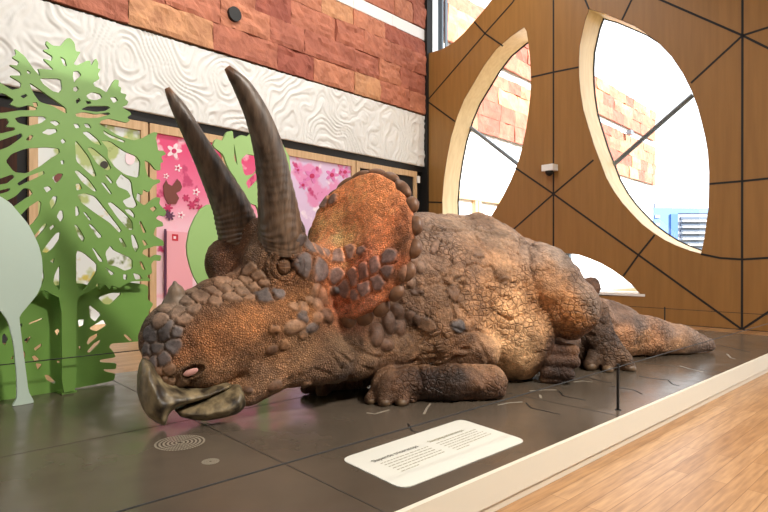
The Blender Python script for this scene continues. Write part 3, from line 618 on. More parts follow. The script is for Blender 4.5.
for pts in ([(526, 403), (531, 408), (544, 411), (560, 414.5)], [(559, 391), (563, 396), (575, 398.5), (585, 400)], [(408, 424), (412, 431), (421, 433), (430, 438)], [(640, 376), (650, 378), (668, 380), (672, 384), (679, 386)],
            [(610, 386), (622, 388), (634, 390), (642, 394)], [(716, 345), (728, 347), (740, 350), (750, 352)], [(586, 377), (600, 381), (612, 383)]): rootline(pts, .010, M_rd, '')
for pts in ([(367, 413), (375, 414), (389, 410)], [(424, 414), (427, 408), (430, 404)], [(498, 405), (508, 403), (522, 402)], [(530, 391), (542, 390), (556, 390)], [(574, 382), (583, 381), (592, 382)], [(680, 366), (690, 369), (703, 372)], [(540, 395), (541, 398)], [(727, 354), (731, 358), (735, 359)]): rootline(pts, .012, M_rl, '')

# ------------------------------------------------------------------ triceratops: signed distance modelling
def lp(p): q = np.array(p, float)-A0; return np.array([np.dot(q, D1), np.dot(q, D2), q[2]])     # platform frame
def lpu(u, v, Y): return lp(P(u, v, Y))
def toworld(v): return A0+v[:, :1]*D1+v[:, 1:2]*D2+np.array([0, 0, 1.])*v[:, 2:3]
class Prim:
    pass
def cone(a, ra, c, rb, k=.05, sub=False, col=None, squash=None):
    o = Prim(); o.k = k; o.sub = sub; a = np.array(a); c = np.array(c); o.col = col
    o.lo = np.minimum(a-ra, c-rb); o.hi = np.maximum(a+ra, c+rb)
    d = c-a; dd = float(np.dot(d, d))+1e-9
    def f(x, y, z):
        px, py, pz = x-a[0], y-a[1], z-a[2]
        h = np.clip((px*d[0]+py*d[1]+pz*d[2])/dd, 0, 1)
        return np.sqrt((px-h*d[0])**2+(py-h*d[1])**2+(pz-h*d[2])**2)-(ra+(rb-ra)*h)
    o.f = f; return o
def ell(c, ax, r, k=.05, sub=False, col=None):
    o = Prim(); o.k = k; o.sub = sub; o.col = col; c = np.array(c); ax = np.array(ax, float); r = np.array(r, float)
    ext = np.sqrt(((ax*r[:, None])**2).sum(0)); o.lo = c-ext; o.hi = c+ext
    def f(x, y, z):
        px, py, pz = x-c[0], y-c[1], z-c[2]
        q = [ax[i][0]*px+ax[i][1]*py+ax[i][2]*pz for i in range(3)]
        k0 = np.sqrt((q[0]/r[0])**2+(q[1]/r[1])**2+(q[2]/r[2])**2); k1 = np.sqrt((q[0]/r[0]**2)**2+(q[1]/r[1]**2)**2+(q[2]/r[2]**2)**2)+1e-9
        return k0*(k0-1)/k1
    o.f = f; return o
def smin(a, b, k): h = np.maximum(k-np.abs(a-b), 0)/k; return np.minimum(a, b)-h*h*k*.25
def apply(Fv, pr, x, y, z):
    f = pr.f(x, y, z)
    return -smin(-Fv, f, pr.k) if pr.sub else smin(Fv, f, pr.k)
def ev(prims, pts):
    Fv = np.full(len(pts), 1.0)
    for pr in prims: Fv = apply(Fv, pr, pts[:, 0], pts[:, 1], pts[:, 2])
    return Fv
def grad(prims, pts, e=.012):
    g = np.stack([ev(prims, pts+e*np.eye(3)[i])-ev(prims, pts-e*np.eye(3)[i]) for i in range(3)], 1)
    return g/(np.linalg.norm(g, axis=1)[:, None]+1e-9)
CAM = lp((0, 0, H))
def trace(prims, uv, ymin=4.0):
    uv = np.array(uv, float); w = np.stack([(uv[:, 0]-CX)/F, np.ones(len(uv)), (CY-uv[:, 1])/F], 1)
    d = np.stack([w@D1, w@D2, w[:, 2]], 1); nrm = np.linalg.norm(d, axis=1); d /= nrm[:, None]
    t = ymin*nrm; dead = np.zeros(len(uv), bool)
    for _ in range(160):
        f = ev(prims, CAM+d*t[:, None]); t = t+np.clip(f, -.1, .15)*.7
    pts = CAM+d*t[:, None]; ok = np.abs(ev(prims, pts)) < .02
    return pts, ok
def nets(prims, xs, ys, zs, proj_z0=None):
    Fv = np.full((len(xs), len(ys), len(zs)), 1.0, np.float32)
    for pr in prims:
        m = pr.k+.03; sl = []
        for ax, lo, hi in ((xs, pr.lo[0]-m, pr.hi[0]+m), (ys, pr.lo[1]-m, pr.hi[1]+m), (zs, pr.lo[2]-m, pr.hi[2]+m)):
            a, b_ = np.searchsorted(ax, lo), np.searchsorted(ax, hi); sl.append(slice(a, b_))
        if any(s.stop <= s.start for s in sl): continue
        X = xs[sl[0]].astype(np.float32)[:, None, None]; Y = ys[sl[1]].astype(np.float32)[None, :, None]; Z = zs[sl[2]].astype(np.float32)[None, None, :]
        Fv[tuple(sl)] = apply(Fv[tuple(sl)], pr, X, Y, Z)
    if proj_z0 is not None: Fv = np.maximum(Fv, (proj_z0-zs)[None, None, :].astype(np.float32))
    Fv[0] = Fv[-1] = 1; Fv[:, 0] = Fv[:, -1] = 1; Fv[:, :, 0] = Fv[:, :, -1] = 1
    I = Fv < 0; c = np.zeros(tuple(s-1 for s in Fv.shape), np.int8)
    for a in (0, 1):
        for b_ in (0, 1):
            for g in (0, 1): c += I[a:a+c.shape[0], b_:b_+c.shape[1], g:g+c.shape[2]]
    act = np.argwhere((c > 0) & (c < 8)); idx = np.full(c.shape, -1, np.int32); idx[tuple(act.T)] = np.arange(len(act))
    acc = np.zeros((len(act), 3)); cnt = np.zeros(len(act)); i, j, k = act.T
    for ax in range(3):
        for a in (0, 1):
            for b_ in (0, 1):
                o = [0, 0, 0]; oth = [q for q in range(3) if q != ax]; o[oth[0]] = a; o[oth[1]] = b_
                f0 = Fv[i+o[0], j+o[1], k+o[2]]; o2 = o[:]; o2[ax] = 1; f1 = Fv[i+o2[0], j+o2[1], k+o2[2]]
                m = (f0 < 0) != (f1 < 0); t = np.where(m, f0/np.where(m, f0-f1, 1), 0)
                e = np.zeros((len(act), 3)); e[:, oth[0]] = a; e[:, oth[1]] = b_; e[:, ax] = t
                acc += e*m[:, None]; cnt += m
    g = act+acc/cnt[:, None]
    V = np.stack([np.interp(g[:, 0], np.arange(len(xs)), xs), np.interp(g[:, 1], np.arange(len(ys)), ys), np.interp(g[:, 2], np.arange(len(zs)), zs)], 1)
    Q = []
    for ax in range(3):
        sl0 = [slice(1, -1)]*3; sl0[ax] = slice(0, -1); sl1 = sl0[:]; sl1[ax] = slice(1, None)
        A = I[tuple(sl0)]; B = I[tuple(sl1)]
        e = np.argwhere(A != B); flip = A[tuple(e.T)]
        off = np.array([1, 1, 1]); off[ax] = 0; e = e+off
        b1, b2 = [(1, 2), (2, 0), (0, 1)][ax]
        def cell(d1, d2): q = e.copy(); q[:, b1] -= d1; q[:, b2] -= d2; return idx[tuple(q.T)]
        q = np.stack([cell(1, 1), cell(0, 1), cell(0, 0), cell(1, 0)], 1); q[~flip] = q[~flip][:, ::-1]
        Q.append(q)
    return V, np.concatenate(Q)
def np_mesh(name, V, Q, mt, parent, smooth=True):
    org = np.array(origin_of(parent)); Vl = (V-org).astype(np.float32)
    me = bpy.data.meshes.new(name); me.vertices.add(len(Vl)); me.vertices.foreach_set('co', Vl.ravel())
    me.loops.add(Q.size); me.loops.foreach_set('vertex_index', Q.ravel().astype(np.int32)); me.polygons.add(len(Q))
    me.polygons.foreach_set('loop_start', np.arange(0, Q.size, 4, dtype=np.int32)); me.polygons.foreach_set('loop_total', np.full(len(Q), 4, np.int32))
    me.update(calc_edges=True); me.validate(); me.polygons.foreach_set('use_smooth', [smooth]*len(me.polygons)); me.materials.append(mt)
    o = bpy.data.objects.new(name, me); COL.objects.link(o); o.parent = parent; return o
UP = np.array([0, 0, 1.]); EX = np.array([1., 0, 0]); EY = np.array([0, 1., 0]); EYE3 = np.eye(3)
def pxr(r, Y): return r*Y/F
def C2(u, v, Y, r, u2, v2, Y2, r2, k=.05, **kw): return cone(lpu(u, v, Y), pxr(r, Y), lpu(u2, v2, Y2), pxr(r2, Y2), k, **kw)
def rotl(v): return np.array([np.dot(v, D1), np.dot(v, D2), v[2]])   # world vector -> local

ta = math.radians(-58); TX = rotl(np.array([math.cos(ta)*.8, -.12, math.sin(ta)])); TX /= np.linalg.norm(TX); TY = np.cross(UP, TX); TY /= np.linalg.norm(TY); TAX = np.array([TX, TY, np.cross(TX, TY)])
base = []
# torso
base += [ell(lpu(425, 296, 7.05), EYE3, (1.0, .80, 1.01), .2), ell(lpu(478, 299, 7.45), EYE3, (1.1, .90, 1.03), .25), ell(lpu(520, 302, 8.1), EYE3, (.84, .80, .86), .22)]
base += [ell(lpu(500, 332, 7.25), EYE3, (.58, .74, .64), .15)]                       # belly
# spine ridge
base += [C2(420, 232, 7.1, 16, 480, 234, 7.5, 16, .2), C2(480, 234, 7.5, 16, 530, 258, 8.0, 14, .2)]
# tail
base += [C2(562, 318, 8.5, 32, 612, 330, 8.75, 26, .15), C2(612, 330, 8.75, 26, 650, 336.5, 8.88, 19, .12), C2(650, 336.5, 8.88, 19, 686, 340, 9.0, 13, .08), C2(686, 340, 9.0, 13, 707, 344, 9.1, 7.5, .05)]
# far thigh
base += [C2(560, 296, 8.8, 14, 591, 287, 9.0, 10, .05)]
# near thigh
base += [ell(lpu(555, 291, 7.0), TAX, (.66, .38, .38), .03), ell(lpu(571, 307, 6.9), EYE3, (.34, .36, .37), .04)]
# shoulder and upper arm
base += [C2(425, 300, 6.7, 44, 440, 335, 6.5, 32, .16), C2(440, 335, 6.5, 32, 484, 350, 6.45, 18, .1), C2(405, 345, 6.4, 24, 480, 355, 6.4, 12, .1)]
# neck and throat
base += [C2(350, 320, 6.5, 52, 420, 305, 6.9, 64, .2), C2(335, 345, 6.0, 30, 385, 345, 6.25, 30, .15), C2(300, 350, 5.75, 26, 350, 352, 6.0, 28, .12)]
# head
HX = rotl(np.array([-.88, -.47, 0.])); HY = np.array([-HX[1], HX[0], 0.]); HAX = np.array([HX, HY, UP])
def he(u, v, Y, rx, ry, rz, k): return ell(lpu(u, v, Y), HAX, (pxr(rx, Y), pxr(ry, Y), pxr(rz, Y)), k)
base += [he(186, 338, 5.3, 44, 26, 40, .1), he(225, 333, 5.45, 52, 36, 50, .12), he(272, 322, 5.75, 56, 46, 54, .15), he(302, 328, 5.95, 46, 42, 50, .12)]
base += [he(176, 364, 5.15, 30, 19, 25, .08), he(205, 366, 5.25, 30, 22, 22, .08)]
base += [C2(172, 322, 5.15, 17, 212, 298, 5.4, 17, .1), C2(212, 298, 5.4, 17, 262, 292, 5.6, 20, .08)]
base += [C2(262, 374, 5.4, 15, 330, 360, 5.7, 24, .1), C2(248, 394, 5.3, 12, 272, 380, 5.4, 14, .06), C2(205, 392, 5.35, 12, 250, 388, 5.4, 14, .05)]
base += [he(238, 264, 5.8, 32, 24, 30, .12), he(278, 262, 5.62, 36, 19, 30, .14), C2(258, 238, 5.75, 20, 285, 232, 5.6, 20, .07), he(222, 262, 5.85, 15, 14, 19, .08)]
# frill
FN = np.array([-.62, -.74, .24]); FN /= np.linalg.norm(FN); F2 = np.array([.766, -.642, 0.]); F2 -= FN*np.dot(F2, FN); F2 /= np.linalg.norm(F2); F3 = np.cross(FN, F2); F3 *= np.sign(F3[2])
tl = math.radians(9); Fa = F2*math.cos(tl)+F3*math.sin(tl); Fb = -F2*math.sin(tl)+F3*math.cos(tl)
FC = P(357, 245, 5.9)
def disc(c, fa, fb, fn, ra, rb, th, bulge, k):
    o = Prim(); o.k = k; o.sub = False; o.col = None; R_ = max(ra, rb)+.05; o.lo = c-R_; o.hi = c+R_
    def f(x, y, z):
        px, py, pz = x-c[0], y-c[1], z-c[2]
        a = fa[0]*px+fa[1]*py+fa[2]*pz; b_ = fb[0]*px+fb[1]*py+fb[2]*pz; n = fn[0]*px+fn[1]*py+fn[2]*pz
        q = np.sqrt((a/ra)**2+(b_/rb)**2); edge = (q-1)*min(ra, rb); n = n-bulge*(1-np.minimum(q, 1.2)**2)-.02*np.sin(a*9)*np.minimum(q, 1)
        slab = np.abs(n)-th
        w = np.sqrt(np.maximum(edge+.03, 0)**2+np.maximum(slab+.03, 0)**2)-.03
        return np.maximum(w, np.minimum(np.maximum(edge, slab), 0)) if False else w+np.minimum(np.maximum(edge+.03, slab+.03), 0)
    o.f = f; return o
base += [disc(lp(FC), rotl(Fa), rotl(Fb), rotl(FN), .735, .79, .05, .07, .03), C2(308, 272, 5.88, 27, 338, 262, 6.12, 18, .22), cone(lp(FC-FN*.42+np.array([0, 0, -.1])), .36, lpu(400, 280, 6.8), .5, .12)]
# forelimb
base += [C2(415, 383, 6.02, 17.5, 452, 382, 6.02, 19, .03), C2(452, 382, 6.02, 19, 488, 382, 6.1, 17.5, .03), C2(490, 378, 6.12, 14, 497, 392, 6.08, 7, .03)]
base += [C2(405, 382, 6.0, 17, 388, 386, 5.92, 17, .03), ell(lpu(392, 384, 6.0), EYE3, (.17, .2, .2), .04)]
toes = [(382, 388, 371, 399, 5.86, 9, 6.5), (390, 390, 385, 401, 5.78, 9, 7.5), (402, 390, 402, 401, 5.80, 9, 7.5), (410, 392, 412, 399, 5.9, 8, 5)]
for a in toes: base.append(C2(a[0], a[1], a[4]+.08, a[5], a[2], a[3], a[4], a[6], .02))
# elbow knob, far fore foot
base += [C2(478, 386, 5.95, 5, 480, 387, 5.88, 4, .02)]
base += [C2(318, 382, 6.35, 12, 306, 388, 6.25, 6, .03), C2(325, 384, 6.3, 10, 322, 392, 6.2, 6, .03), C2(330, 380, 6.5, 12, 360, 375, 6.6, 14, .05)]
# near hind foot, curled toes
base += [ell(lpu(556, 358, 7.15), EYE3, (.22, .24, .22), .04), C2(568, 340, 7.5, 12, 558, 352, 7.15, 14, .04)]
for a in ((546, 350, 572, 351, 6.95, 8, 8), (548, 361, 574, 362, 6.9, 8, 7), (548, 372, 568, 374, 6.88, 7.5, 7), (545, 379, 560, 380, 6.9, 5, 4)): base.append(C2(a[0], a[1], a[4]-.06, a[5], a[2], a[3], a[4]-.14, a[6], .010))
base.append(ell(lpu(580, 338, 8.1), EYE3, (.34, .3, .42), .05))
# far hind lower leg and foot
base += [C2(594, 312, 7.9, 14, 600, 340, 7.8, 15, .05), C2(600, 340, 7.8, 15, 610, 355, 7.75, 16, .04)]
for a in ((598, 352, 591, 365, 7.62, 8, 7), (608, 354, 608, 368, 7.55, 8, 6.5), (618, 354, 629, 367, 7.6, 9, 6.5), (612, 348, 622, 358, 7.7, 10, 9)): base.append(C2(a[0], a[1], a[4]+.1, a[5], a[2], a[3], a[4], a[6], .02))

core = list(base)
# grooves
def groove(uvs, r, k=.02, depth=0.6):
    pts, ok = trace(core, uvs)
    for i in range(len(uvs)-1):
        if ok[i] and ok[i+1] and np.linalg.norm(pts[i+1]-pts[i]) < .9: base.append(cone(pts[i], r, pts[i+1], r*.9, k, True))
groove([(168, 391), (180, 394), (200, 391), (220, 386), (240, 378), (246, 374)], .014, .02)
groove([(396, 367), (415, 362), (440, 361), (465, 364), (492, 370)], .022, .03)
groove([(520, 242), (521, 255), (523, 268), (527, 285), (533, 303), (542, 320)], .03, .04)
groove([(418, 366), (421, 376), (423, 388), (420, 398)], .012, .03)
for l in ([(345, 340), (360, 352), (378, 358), (395, 356)], [(338, 352), (352, 364), (372, 370)], [(398, 300), (402, 320), (412, 338)], [(425, 260), (440, 275), (452, 292)], [(455, 300), (470, 318), (478, 340), (488, 360)], [(350, 378), (340, 366), (330, 352)],
          [(440, 240), (436, 255)], [(500, 240), (512, 262), (514, 290)], [(385, 372), (378, 380), (374, 390)], [(396, 374), (392, 384), (390, 394)], [(545, 320), (560, 330), (580, 332)], [(470, 225), (480, 245), (496, 262)], [(605, 335), (600, 345), (590, 352)], [(655, 325), (650, 335), (654, 345)], [(300, 378), (315, 370), (330, 374)], [(270, 388), (290, 380), (300, 372)]):
    groove(l, .012, .035)
# plates: (u, v, rx, ry, angle deg, colour index, thickness)
plates = []
def pl(u, v, rx, ry, a=0, c=0, th=.028): plates.append((u, v, rx, ry, a, c, th))
for q in ((200, 296, 9, 5.5, -20), (187, 301, 8, 6, -30), (214, 291, 8, 5, -10), (178, 310, 8, 6, -40), (168, 306, 7, 8, -30), (160, 320, 8, 6, -60), (192, 310, 7, 4, -40), (183, 320, 8, 5, -50), (166, 333, 10, 7, -60, 1), (152, 335, 7, 8, -60, 1), (176, 331, 8, 5, -60, 1), (158, 347, 7, 7, 0, 1), (148, 349, 5, 7, 0, 1), (163, 358, 6, 7, 10, 1), (153, 362, 5, 6, 10, 1), (172, 345, 7, 7, 30, 1), (146, 362, 4, 6, 0, 0), (157, 373, 5, 5, 0, 0), (168, 370, 5, 5, 0, 0), (170, 383, 5, 4, 0, 0), (181, 382, 5, 4, 0, 0), (163, 380, 4, 4, 0, 0), (191, 291, 6, 4, 0, 0),
          (225, 288, 8, 5, -5), (236, 284, 7, 4, -10), (243, 291, 8, 5, 10), (232, 296, 7, 4, 0), (255, 287, 8, 6, 10), (262, 294, 11, 6.5, 8, 1), (250, 296, 6, 4, 0), (277, 294, 6, 4.5, 20, 1), (247, 280, 7, 4, 0), (257, 277, 7, 5, 20), (262, 284, 6, 4, 0), (222, 280, 7, 4, -15), (236, 274, 7, 4, -15), (250, 270, 6, 5, -30), (214, 300, 6, 3.5, 0)): pl(*q[:5], q[5] if len(q) > 5 else 0)
for q in ((300, 240, 5, 4.5, 20), (308, 245, 7, 4, 25), (318, 250, 7, 3.5, 15), (327, 254, 6, 4, 0), (339, 256, 8, 5, -5), (349, 252, 6, 5, -30), (307, 266, 10, 8, 20), (318, 269, 9, 8, 20), (361, 250, 4.5, 3.3, 0),
          (337, 277, 6, 6, 30), (345, 287, 7, 7, 20), (353, 279, 6, 8, 0), (354, 293, 6, 5, 20), (364, 274, 6.5, 8, 0), (364, 287, 8, 6, -20), (375, 268, 6, 8, 10), (388, 259, 6, 8, 30), (377, 280, 7, 7, -30), (386, 270, 5.5, 8, 30),
          (317, 199, 6, 5, 0), (325, 202, 6, 4, 0), (313, 206, 5, 4, 0), (332, 200, 5, 4, 0), (311, 215, 5, 5, 0), (308, 222, 4, 4, 0), (318, 209, 5, 4, 0)): pl(q[0], q[1], q[2]*1.12, q[3]*1.12, q[4], 1, .018)
# jugal and neck knobs (rounded, thicker)
for q in ((316, 290, 5, 8, 20, 0, .05), (323, 296, 6, 10, -20, 0, .06), (333, 291, 7, 6, 0, 2, .08), (318, 305, 8, 6, 30, 0, .05), (327, 316, 9, 7, 60, 2, .08), (310, 300, 5, 4, 0, 0, .04), (294, 307, 5, 3.5, 10, 0, .03), (303, 308, 5, 5, 0, 0, .03), (303, 318, 7, 5, 30, 1, .05), (295, 327, 12, 7, -8, 0, .05), (318, 318, 6, 7, 20, 0, .05), (312, 328, 8, 5, -15, 1, .04), (272, 350, 7, 5, -20, 2, .04), (284, 346, 4, 4, 0, 2, .03), (306, 384, 4, 3, 0, 2, .03), (275, 386, 8, 5, -20, 2, .04), (248, 390, 5, 4, 0, 2, .04), (274, 330, 4, 3, 0, 2, .03), (303, 335, 4, 3, 0, 2, .03),
          (376, 335, 8, 12, 10, 2, .08), (389, 323, 7, 12, -10, 2, .08), (398, 312, 6, 9, -20, 2, .07), (400, 327, 7, 9, 0, 2, .06), (386, 345, 8, 6, 0, 2, .05), (412, 263, 6, 7, 0, 0, .08), (420, 268, 6, 6, 0, 0, .05), (404, 273, 5, 8, 10, 0, .06), (412, 283, 6, 6, 0, 0, .05), (417, 292, 7, 4, 0, 2, .04), (424, 324, 9, 5, 30, 2, .03), (459, 326, 6, 5, 0, 1, .03), (412, 318, 8, 6, 50, 2, .04), (478, 254, 5, 4, 0, 2, .03), (435, 246, 3, 7, 30, 2, .03), (505, 280, 4, 3, 0, 2, .03), (425, 228, 5, 3, 0, 2, .03), (455, 294, 5, 7, -40, 2, .02)): pl(*q)
pts, ok = trace(core, [(q[0], q[1]) for q in plates]); nrm = grad(core, pts)
prs = []; flat = []
for (u, v, rx, ry, a, c, th), p_, n_, k_ in zip(plates, pts, nrm, ok):
    if not k_: continue
    Yd = float((A0+p_[0]*D1+p_[1]*D2)[1]); a = math.radians(a)
    wx = rotl(np.array([math.cos(a), 0, -math.sin(a)])); tx = wx-n_*np.dot(wx, n_); tx /= np.linalg.norm(tx); ty = np.cross(n_, tx)
    f = 1.0 if th >= .04 else 1.62
    (prs if th >= .04 else flat).append((ell(p_, (tx, ty, n_), (pxr(rx, Yd)*f, pxr(ry, Yd)*f, th*.7 if th >= .04 else .12), .012), c, (p_, np.array([tx/(pxr(rx, Yd)*f), ty/(pxr(ry, Yd)*f), n_/.16]))))
rg = np.random.default_rng(3)
for pr, c, _ in prs: base.append(pr)
ph_, _ = trace(core, [(342, 306)]); base.append(ell(ph_[0], EYE3, (.085, .12, .085), .03, True))
# eye rings
pe, _ = trace(core, [(284, 266)]); ne = grad(core, pe)[0]; pe = pe[0]
wx = rotl(np.array([1., 0, -.15])); ex_ = wx-ne*np.dot(wx, ne); ex_ /= np.linalg.norm(ex_); ey_ = np.cross(ne, ex_)
base.append(ell(pe+ne*.0, (ex_, ey_, ne), (.092, .105, .085), .015, True))
for R1, R2, rr_ in ((.112, .125, .023), (.165, .175, .014)):
    n = 22; ring = [pe+ne*(.012+rg.normal()*.003)+ex_*R1*math.cos(2*math.pi*i/n)+ey_*R2*math.sin(2*math.pi*i/n) for i in range(n)]
    for i in range(n): base.append(cone(ring[i]-ne*.012*rg.random(), rr_*(1+.14*rg.normal()), ring[(i+1) % n], rr_, .012))
# nostril pit
pn_, _ = trace(core, [(193, 371)]); nn_ = grad(core, pn_)[0]; pn_ = pn_[0]
wx = rotl(np.array([1., 0, .35])); nx_ = wx-nn_*np.dot(wx, nn_); nx_ /= np.linalg.norm(nx_); ny_ = np.cross(nn_, nx_)
base.append(ell(pn_, (nx_, ny_, nn_), (.135, .08, .03), .02)); base.append(ell(pn_+nn_*.01, (nx_, ny_, nn_), (.105, .05, .05), .01, True))

xs = np.concatenate([np.arange(-2.75, .9, .0135), np.arange(.9, 6.6, .024)]); ys = np.arange(.25, 4.6, .018); zs = np.concatenate([np.arange(-.04, 2.52, .0155)])
V, Q = nets(base, xs, ys, zs, .004)
# paint by anchors ------------------------------------------------------------
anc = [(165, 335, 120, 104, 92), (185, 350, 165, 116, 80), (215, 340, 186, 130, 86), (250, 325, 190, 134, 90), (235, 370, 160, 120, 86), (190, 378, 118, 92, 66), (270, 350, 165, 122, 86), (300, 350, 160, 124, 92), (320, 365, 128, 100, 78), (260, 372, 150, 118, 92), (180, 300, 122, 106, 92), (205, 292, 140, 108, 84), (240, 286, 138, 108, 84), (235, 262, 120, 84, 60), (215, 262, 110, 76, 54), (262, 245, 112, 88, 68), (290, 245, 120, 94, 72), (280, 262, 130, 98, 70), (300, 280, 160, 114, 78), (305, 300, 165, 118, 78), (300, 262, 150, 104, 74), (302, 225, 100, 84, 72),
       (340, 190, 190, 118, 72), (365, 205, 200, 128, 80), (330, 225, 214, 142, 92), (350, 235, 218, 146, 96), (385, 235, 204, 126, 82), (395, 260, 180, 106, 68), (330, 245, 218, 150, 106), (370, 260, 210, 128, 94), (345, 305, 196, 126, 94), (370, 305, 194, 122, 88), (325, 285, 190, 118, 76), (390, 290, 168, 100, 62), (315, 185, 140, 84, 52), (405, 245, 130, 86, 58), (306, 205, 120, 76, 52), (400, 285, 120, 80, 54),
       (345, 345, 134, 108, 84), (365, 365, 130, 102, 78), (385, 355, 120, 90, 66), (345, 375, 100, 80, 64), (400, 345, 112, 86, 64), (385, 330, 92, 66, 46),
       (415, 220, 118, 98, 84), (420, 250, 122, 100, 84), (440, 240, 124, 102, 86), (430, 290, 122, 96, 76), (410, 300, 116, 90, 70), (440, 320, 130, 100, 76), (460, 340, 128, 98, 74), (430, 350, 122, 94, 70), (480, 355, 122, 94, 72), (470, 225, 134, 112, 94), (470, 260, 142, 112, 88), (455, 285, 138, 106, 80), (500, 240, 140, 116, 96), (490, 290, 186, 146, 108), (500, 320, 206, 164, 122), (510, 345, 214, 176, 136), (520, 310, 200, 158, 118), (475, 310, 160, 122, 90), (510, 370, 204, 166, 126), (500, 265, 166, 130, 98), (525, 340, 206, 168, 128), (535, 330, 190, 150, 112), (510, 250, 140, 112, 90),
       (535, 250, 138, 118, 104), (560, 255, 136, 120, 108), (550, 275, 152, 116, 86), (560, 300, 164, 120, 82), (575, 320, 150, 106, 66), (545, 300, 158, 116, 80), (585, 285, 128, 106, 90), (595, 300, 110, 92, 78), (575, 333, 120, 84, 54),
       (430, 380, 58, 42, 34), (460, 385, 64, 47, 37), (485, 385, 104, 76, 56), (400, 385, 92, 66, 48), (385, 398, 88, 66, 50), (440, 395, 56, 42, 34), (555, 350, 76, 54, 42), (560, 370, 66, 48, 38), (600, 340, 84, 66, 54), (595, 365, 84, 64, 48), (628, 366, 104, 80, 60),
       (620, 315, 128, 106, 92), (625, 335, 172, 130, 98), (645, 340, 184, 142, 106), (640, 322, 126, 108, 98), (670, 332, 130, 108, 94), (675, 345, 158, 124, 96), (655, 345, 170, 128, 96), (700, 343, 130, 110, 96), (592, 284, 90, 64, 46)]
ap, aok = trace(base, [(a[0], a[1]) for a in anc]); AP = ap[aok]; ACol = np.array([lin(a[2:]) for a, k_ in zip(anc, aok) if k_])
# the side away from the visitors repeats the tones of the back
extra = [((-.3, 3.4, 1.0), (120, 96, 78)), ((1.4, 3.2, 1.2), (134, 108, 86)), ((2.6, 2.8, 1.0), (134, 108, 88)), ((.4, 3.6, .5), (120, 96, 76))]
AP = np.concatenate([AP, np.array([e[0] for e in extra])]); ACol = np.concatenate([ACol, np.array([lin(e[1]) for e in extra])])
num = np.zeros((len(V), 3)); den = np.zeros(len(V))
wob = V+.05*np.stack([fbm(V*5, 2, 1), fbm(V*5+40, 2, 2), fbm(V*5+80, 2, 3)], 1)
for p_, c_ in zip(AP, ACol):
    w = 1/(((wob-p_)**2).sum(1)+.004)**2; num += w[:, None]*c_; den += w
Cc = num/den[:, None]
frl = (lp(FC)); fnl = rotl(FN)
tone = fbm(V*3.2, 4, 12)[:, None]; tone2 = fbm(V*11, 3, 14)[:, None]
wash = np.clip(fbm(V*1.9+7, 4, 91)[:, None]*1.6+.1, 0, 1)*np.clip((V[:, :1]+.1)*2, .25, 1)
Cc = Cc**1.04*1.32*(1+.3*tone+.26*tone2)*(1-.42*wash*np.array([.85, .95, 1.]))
vf = V-lp(FC); qa = vf@rotl(Fa)/.74; qb = vf@rotl(Fb)/.8; qn = vf@rotl(FN)
fm = np.clip((1.02-np.sqrt(qa**2+qb**2))*12, 0, 1)*np.clip((.22-np.abs(qn))*10, 0, 1)*np.clip((qa+.95)*3, 0, 1)
Cc = Cc*(1+.38*fm[:, None]*np.array([1., 1.02, 1.08]))
pc3 = {0: lin((118, 98, 84)), 1: lin((84, 84, 88)), 2: lin((88, 64, 50))}
cellmask = np.clip((V[:, 0]+.55)*1.6, 0, 1)                       # 0 on the head (fine pebbles), 1 on the body (large cells)
for pr, c, _ in prs:
    bb = np.all((V > pr.lo-.02) & (V < pr.hi+.02), 1); ii = np.where(bb)[0]
    if len(ii) == 0: continue
    f = pr.f(V[ii, 0], V[ii, 1], V[ii, 2]); m = np.clip(1-(f+.001)/.006, 0, 1)[:, None]*.9
    rim = np.exp(-((f-.008)/.006)**2)[:, None]*.45
    cc = np.array(pc3[c])*(1+.18*rg.normal())*(1+.25*tone2[ii])
    if c == 0: cc = cc*.7+Cc[ii]*.3
    Cc[ii] = Cc[ii]*(1-rim); Cc[ii] = Cc[ii]*(1-m)+cc*m; cellmask[ii] = np.where(m[:, 0] > .3, -1, cellmask[ii])
# gentle displacement: hide unevenness
nv = grad(core, V) if False else None
tri = toworld(V)
vn = np.zeros_like(V); fa = V[Q]; fn = np.cross(fa[:, 2]-fa[:, 0], fa[:, 3]-fa[:, 1])
for k in range(4): np.add.at(vn, Q[:, k], fn)
vn /= np.linalg.norm(vn, axis=1)[:, None]+1e-9
soft = np.clip(V[:, 2]/.05, 0, 1)*np.clip((np.linalg.norm(V-lpu(560, 362, 6.9), axis=1)-.2)*5, .35, 1)
bodym = np.clip((V[:, 0]+.2)*2, 0, 1)
dsp = (.010+.012*bodym)*fbm(V*4.5, 3, 51)+.004*fbm(V*16, 2, 57)
bodym2 = np.clip((V[:, 0]-.0)*1.5, 0, 1)
rid = np.abs(fbm(V*np.array([2.2, 2.2, 3.6])+31, 3, 61)); dsp = dsp-.036*np.exp(-(rid/.07)**2)*bodym2*np.clip((V[:, 2]-.15)*3, 0, 1)*np.clip((np.linalg.norm(V-lpu(560, 295, 6.95), axis=1)-.5)*4, .12, 1)*np.clip((4.2-V[:, 0])*2, .3, 1)
d1 = np.full(len(V), 9.); d2 = np.full(len(V), 9.); wh = np.full(len(V), -1)
jit = .012*np.stack([fbm(V*14, 2, 71), fbm(V*14+40, 2, 72), fbm(V*14+80, 2, 73)], 1)
for n_i, (pr, c, (pc_, Mx)) in enumerate(flat):
    ii = np.where(np.all(np.abs(V-pc_) < .3, 1))[0]; dd_ = np.linalg.norm((V[ii]+jit[ii]-pc_)@Mx.T, axis=1)
    nb = dd_ < d1[ii]; d2[ii] = np.where(nb, d1[ii], np.minimum(d2[ii], dd_)); wh[ii] = np.where(nb, n_i, wh[ii]); d1[ii] = np.minimum(d1[ii], dd_)
e_ = np.minimum((d2-d1)/.42, (.92-d1)/.22); hh = np.clip(e_*1.25, 0, 1); hh = hh*hh*(3-2*hh)
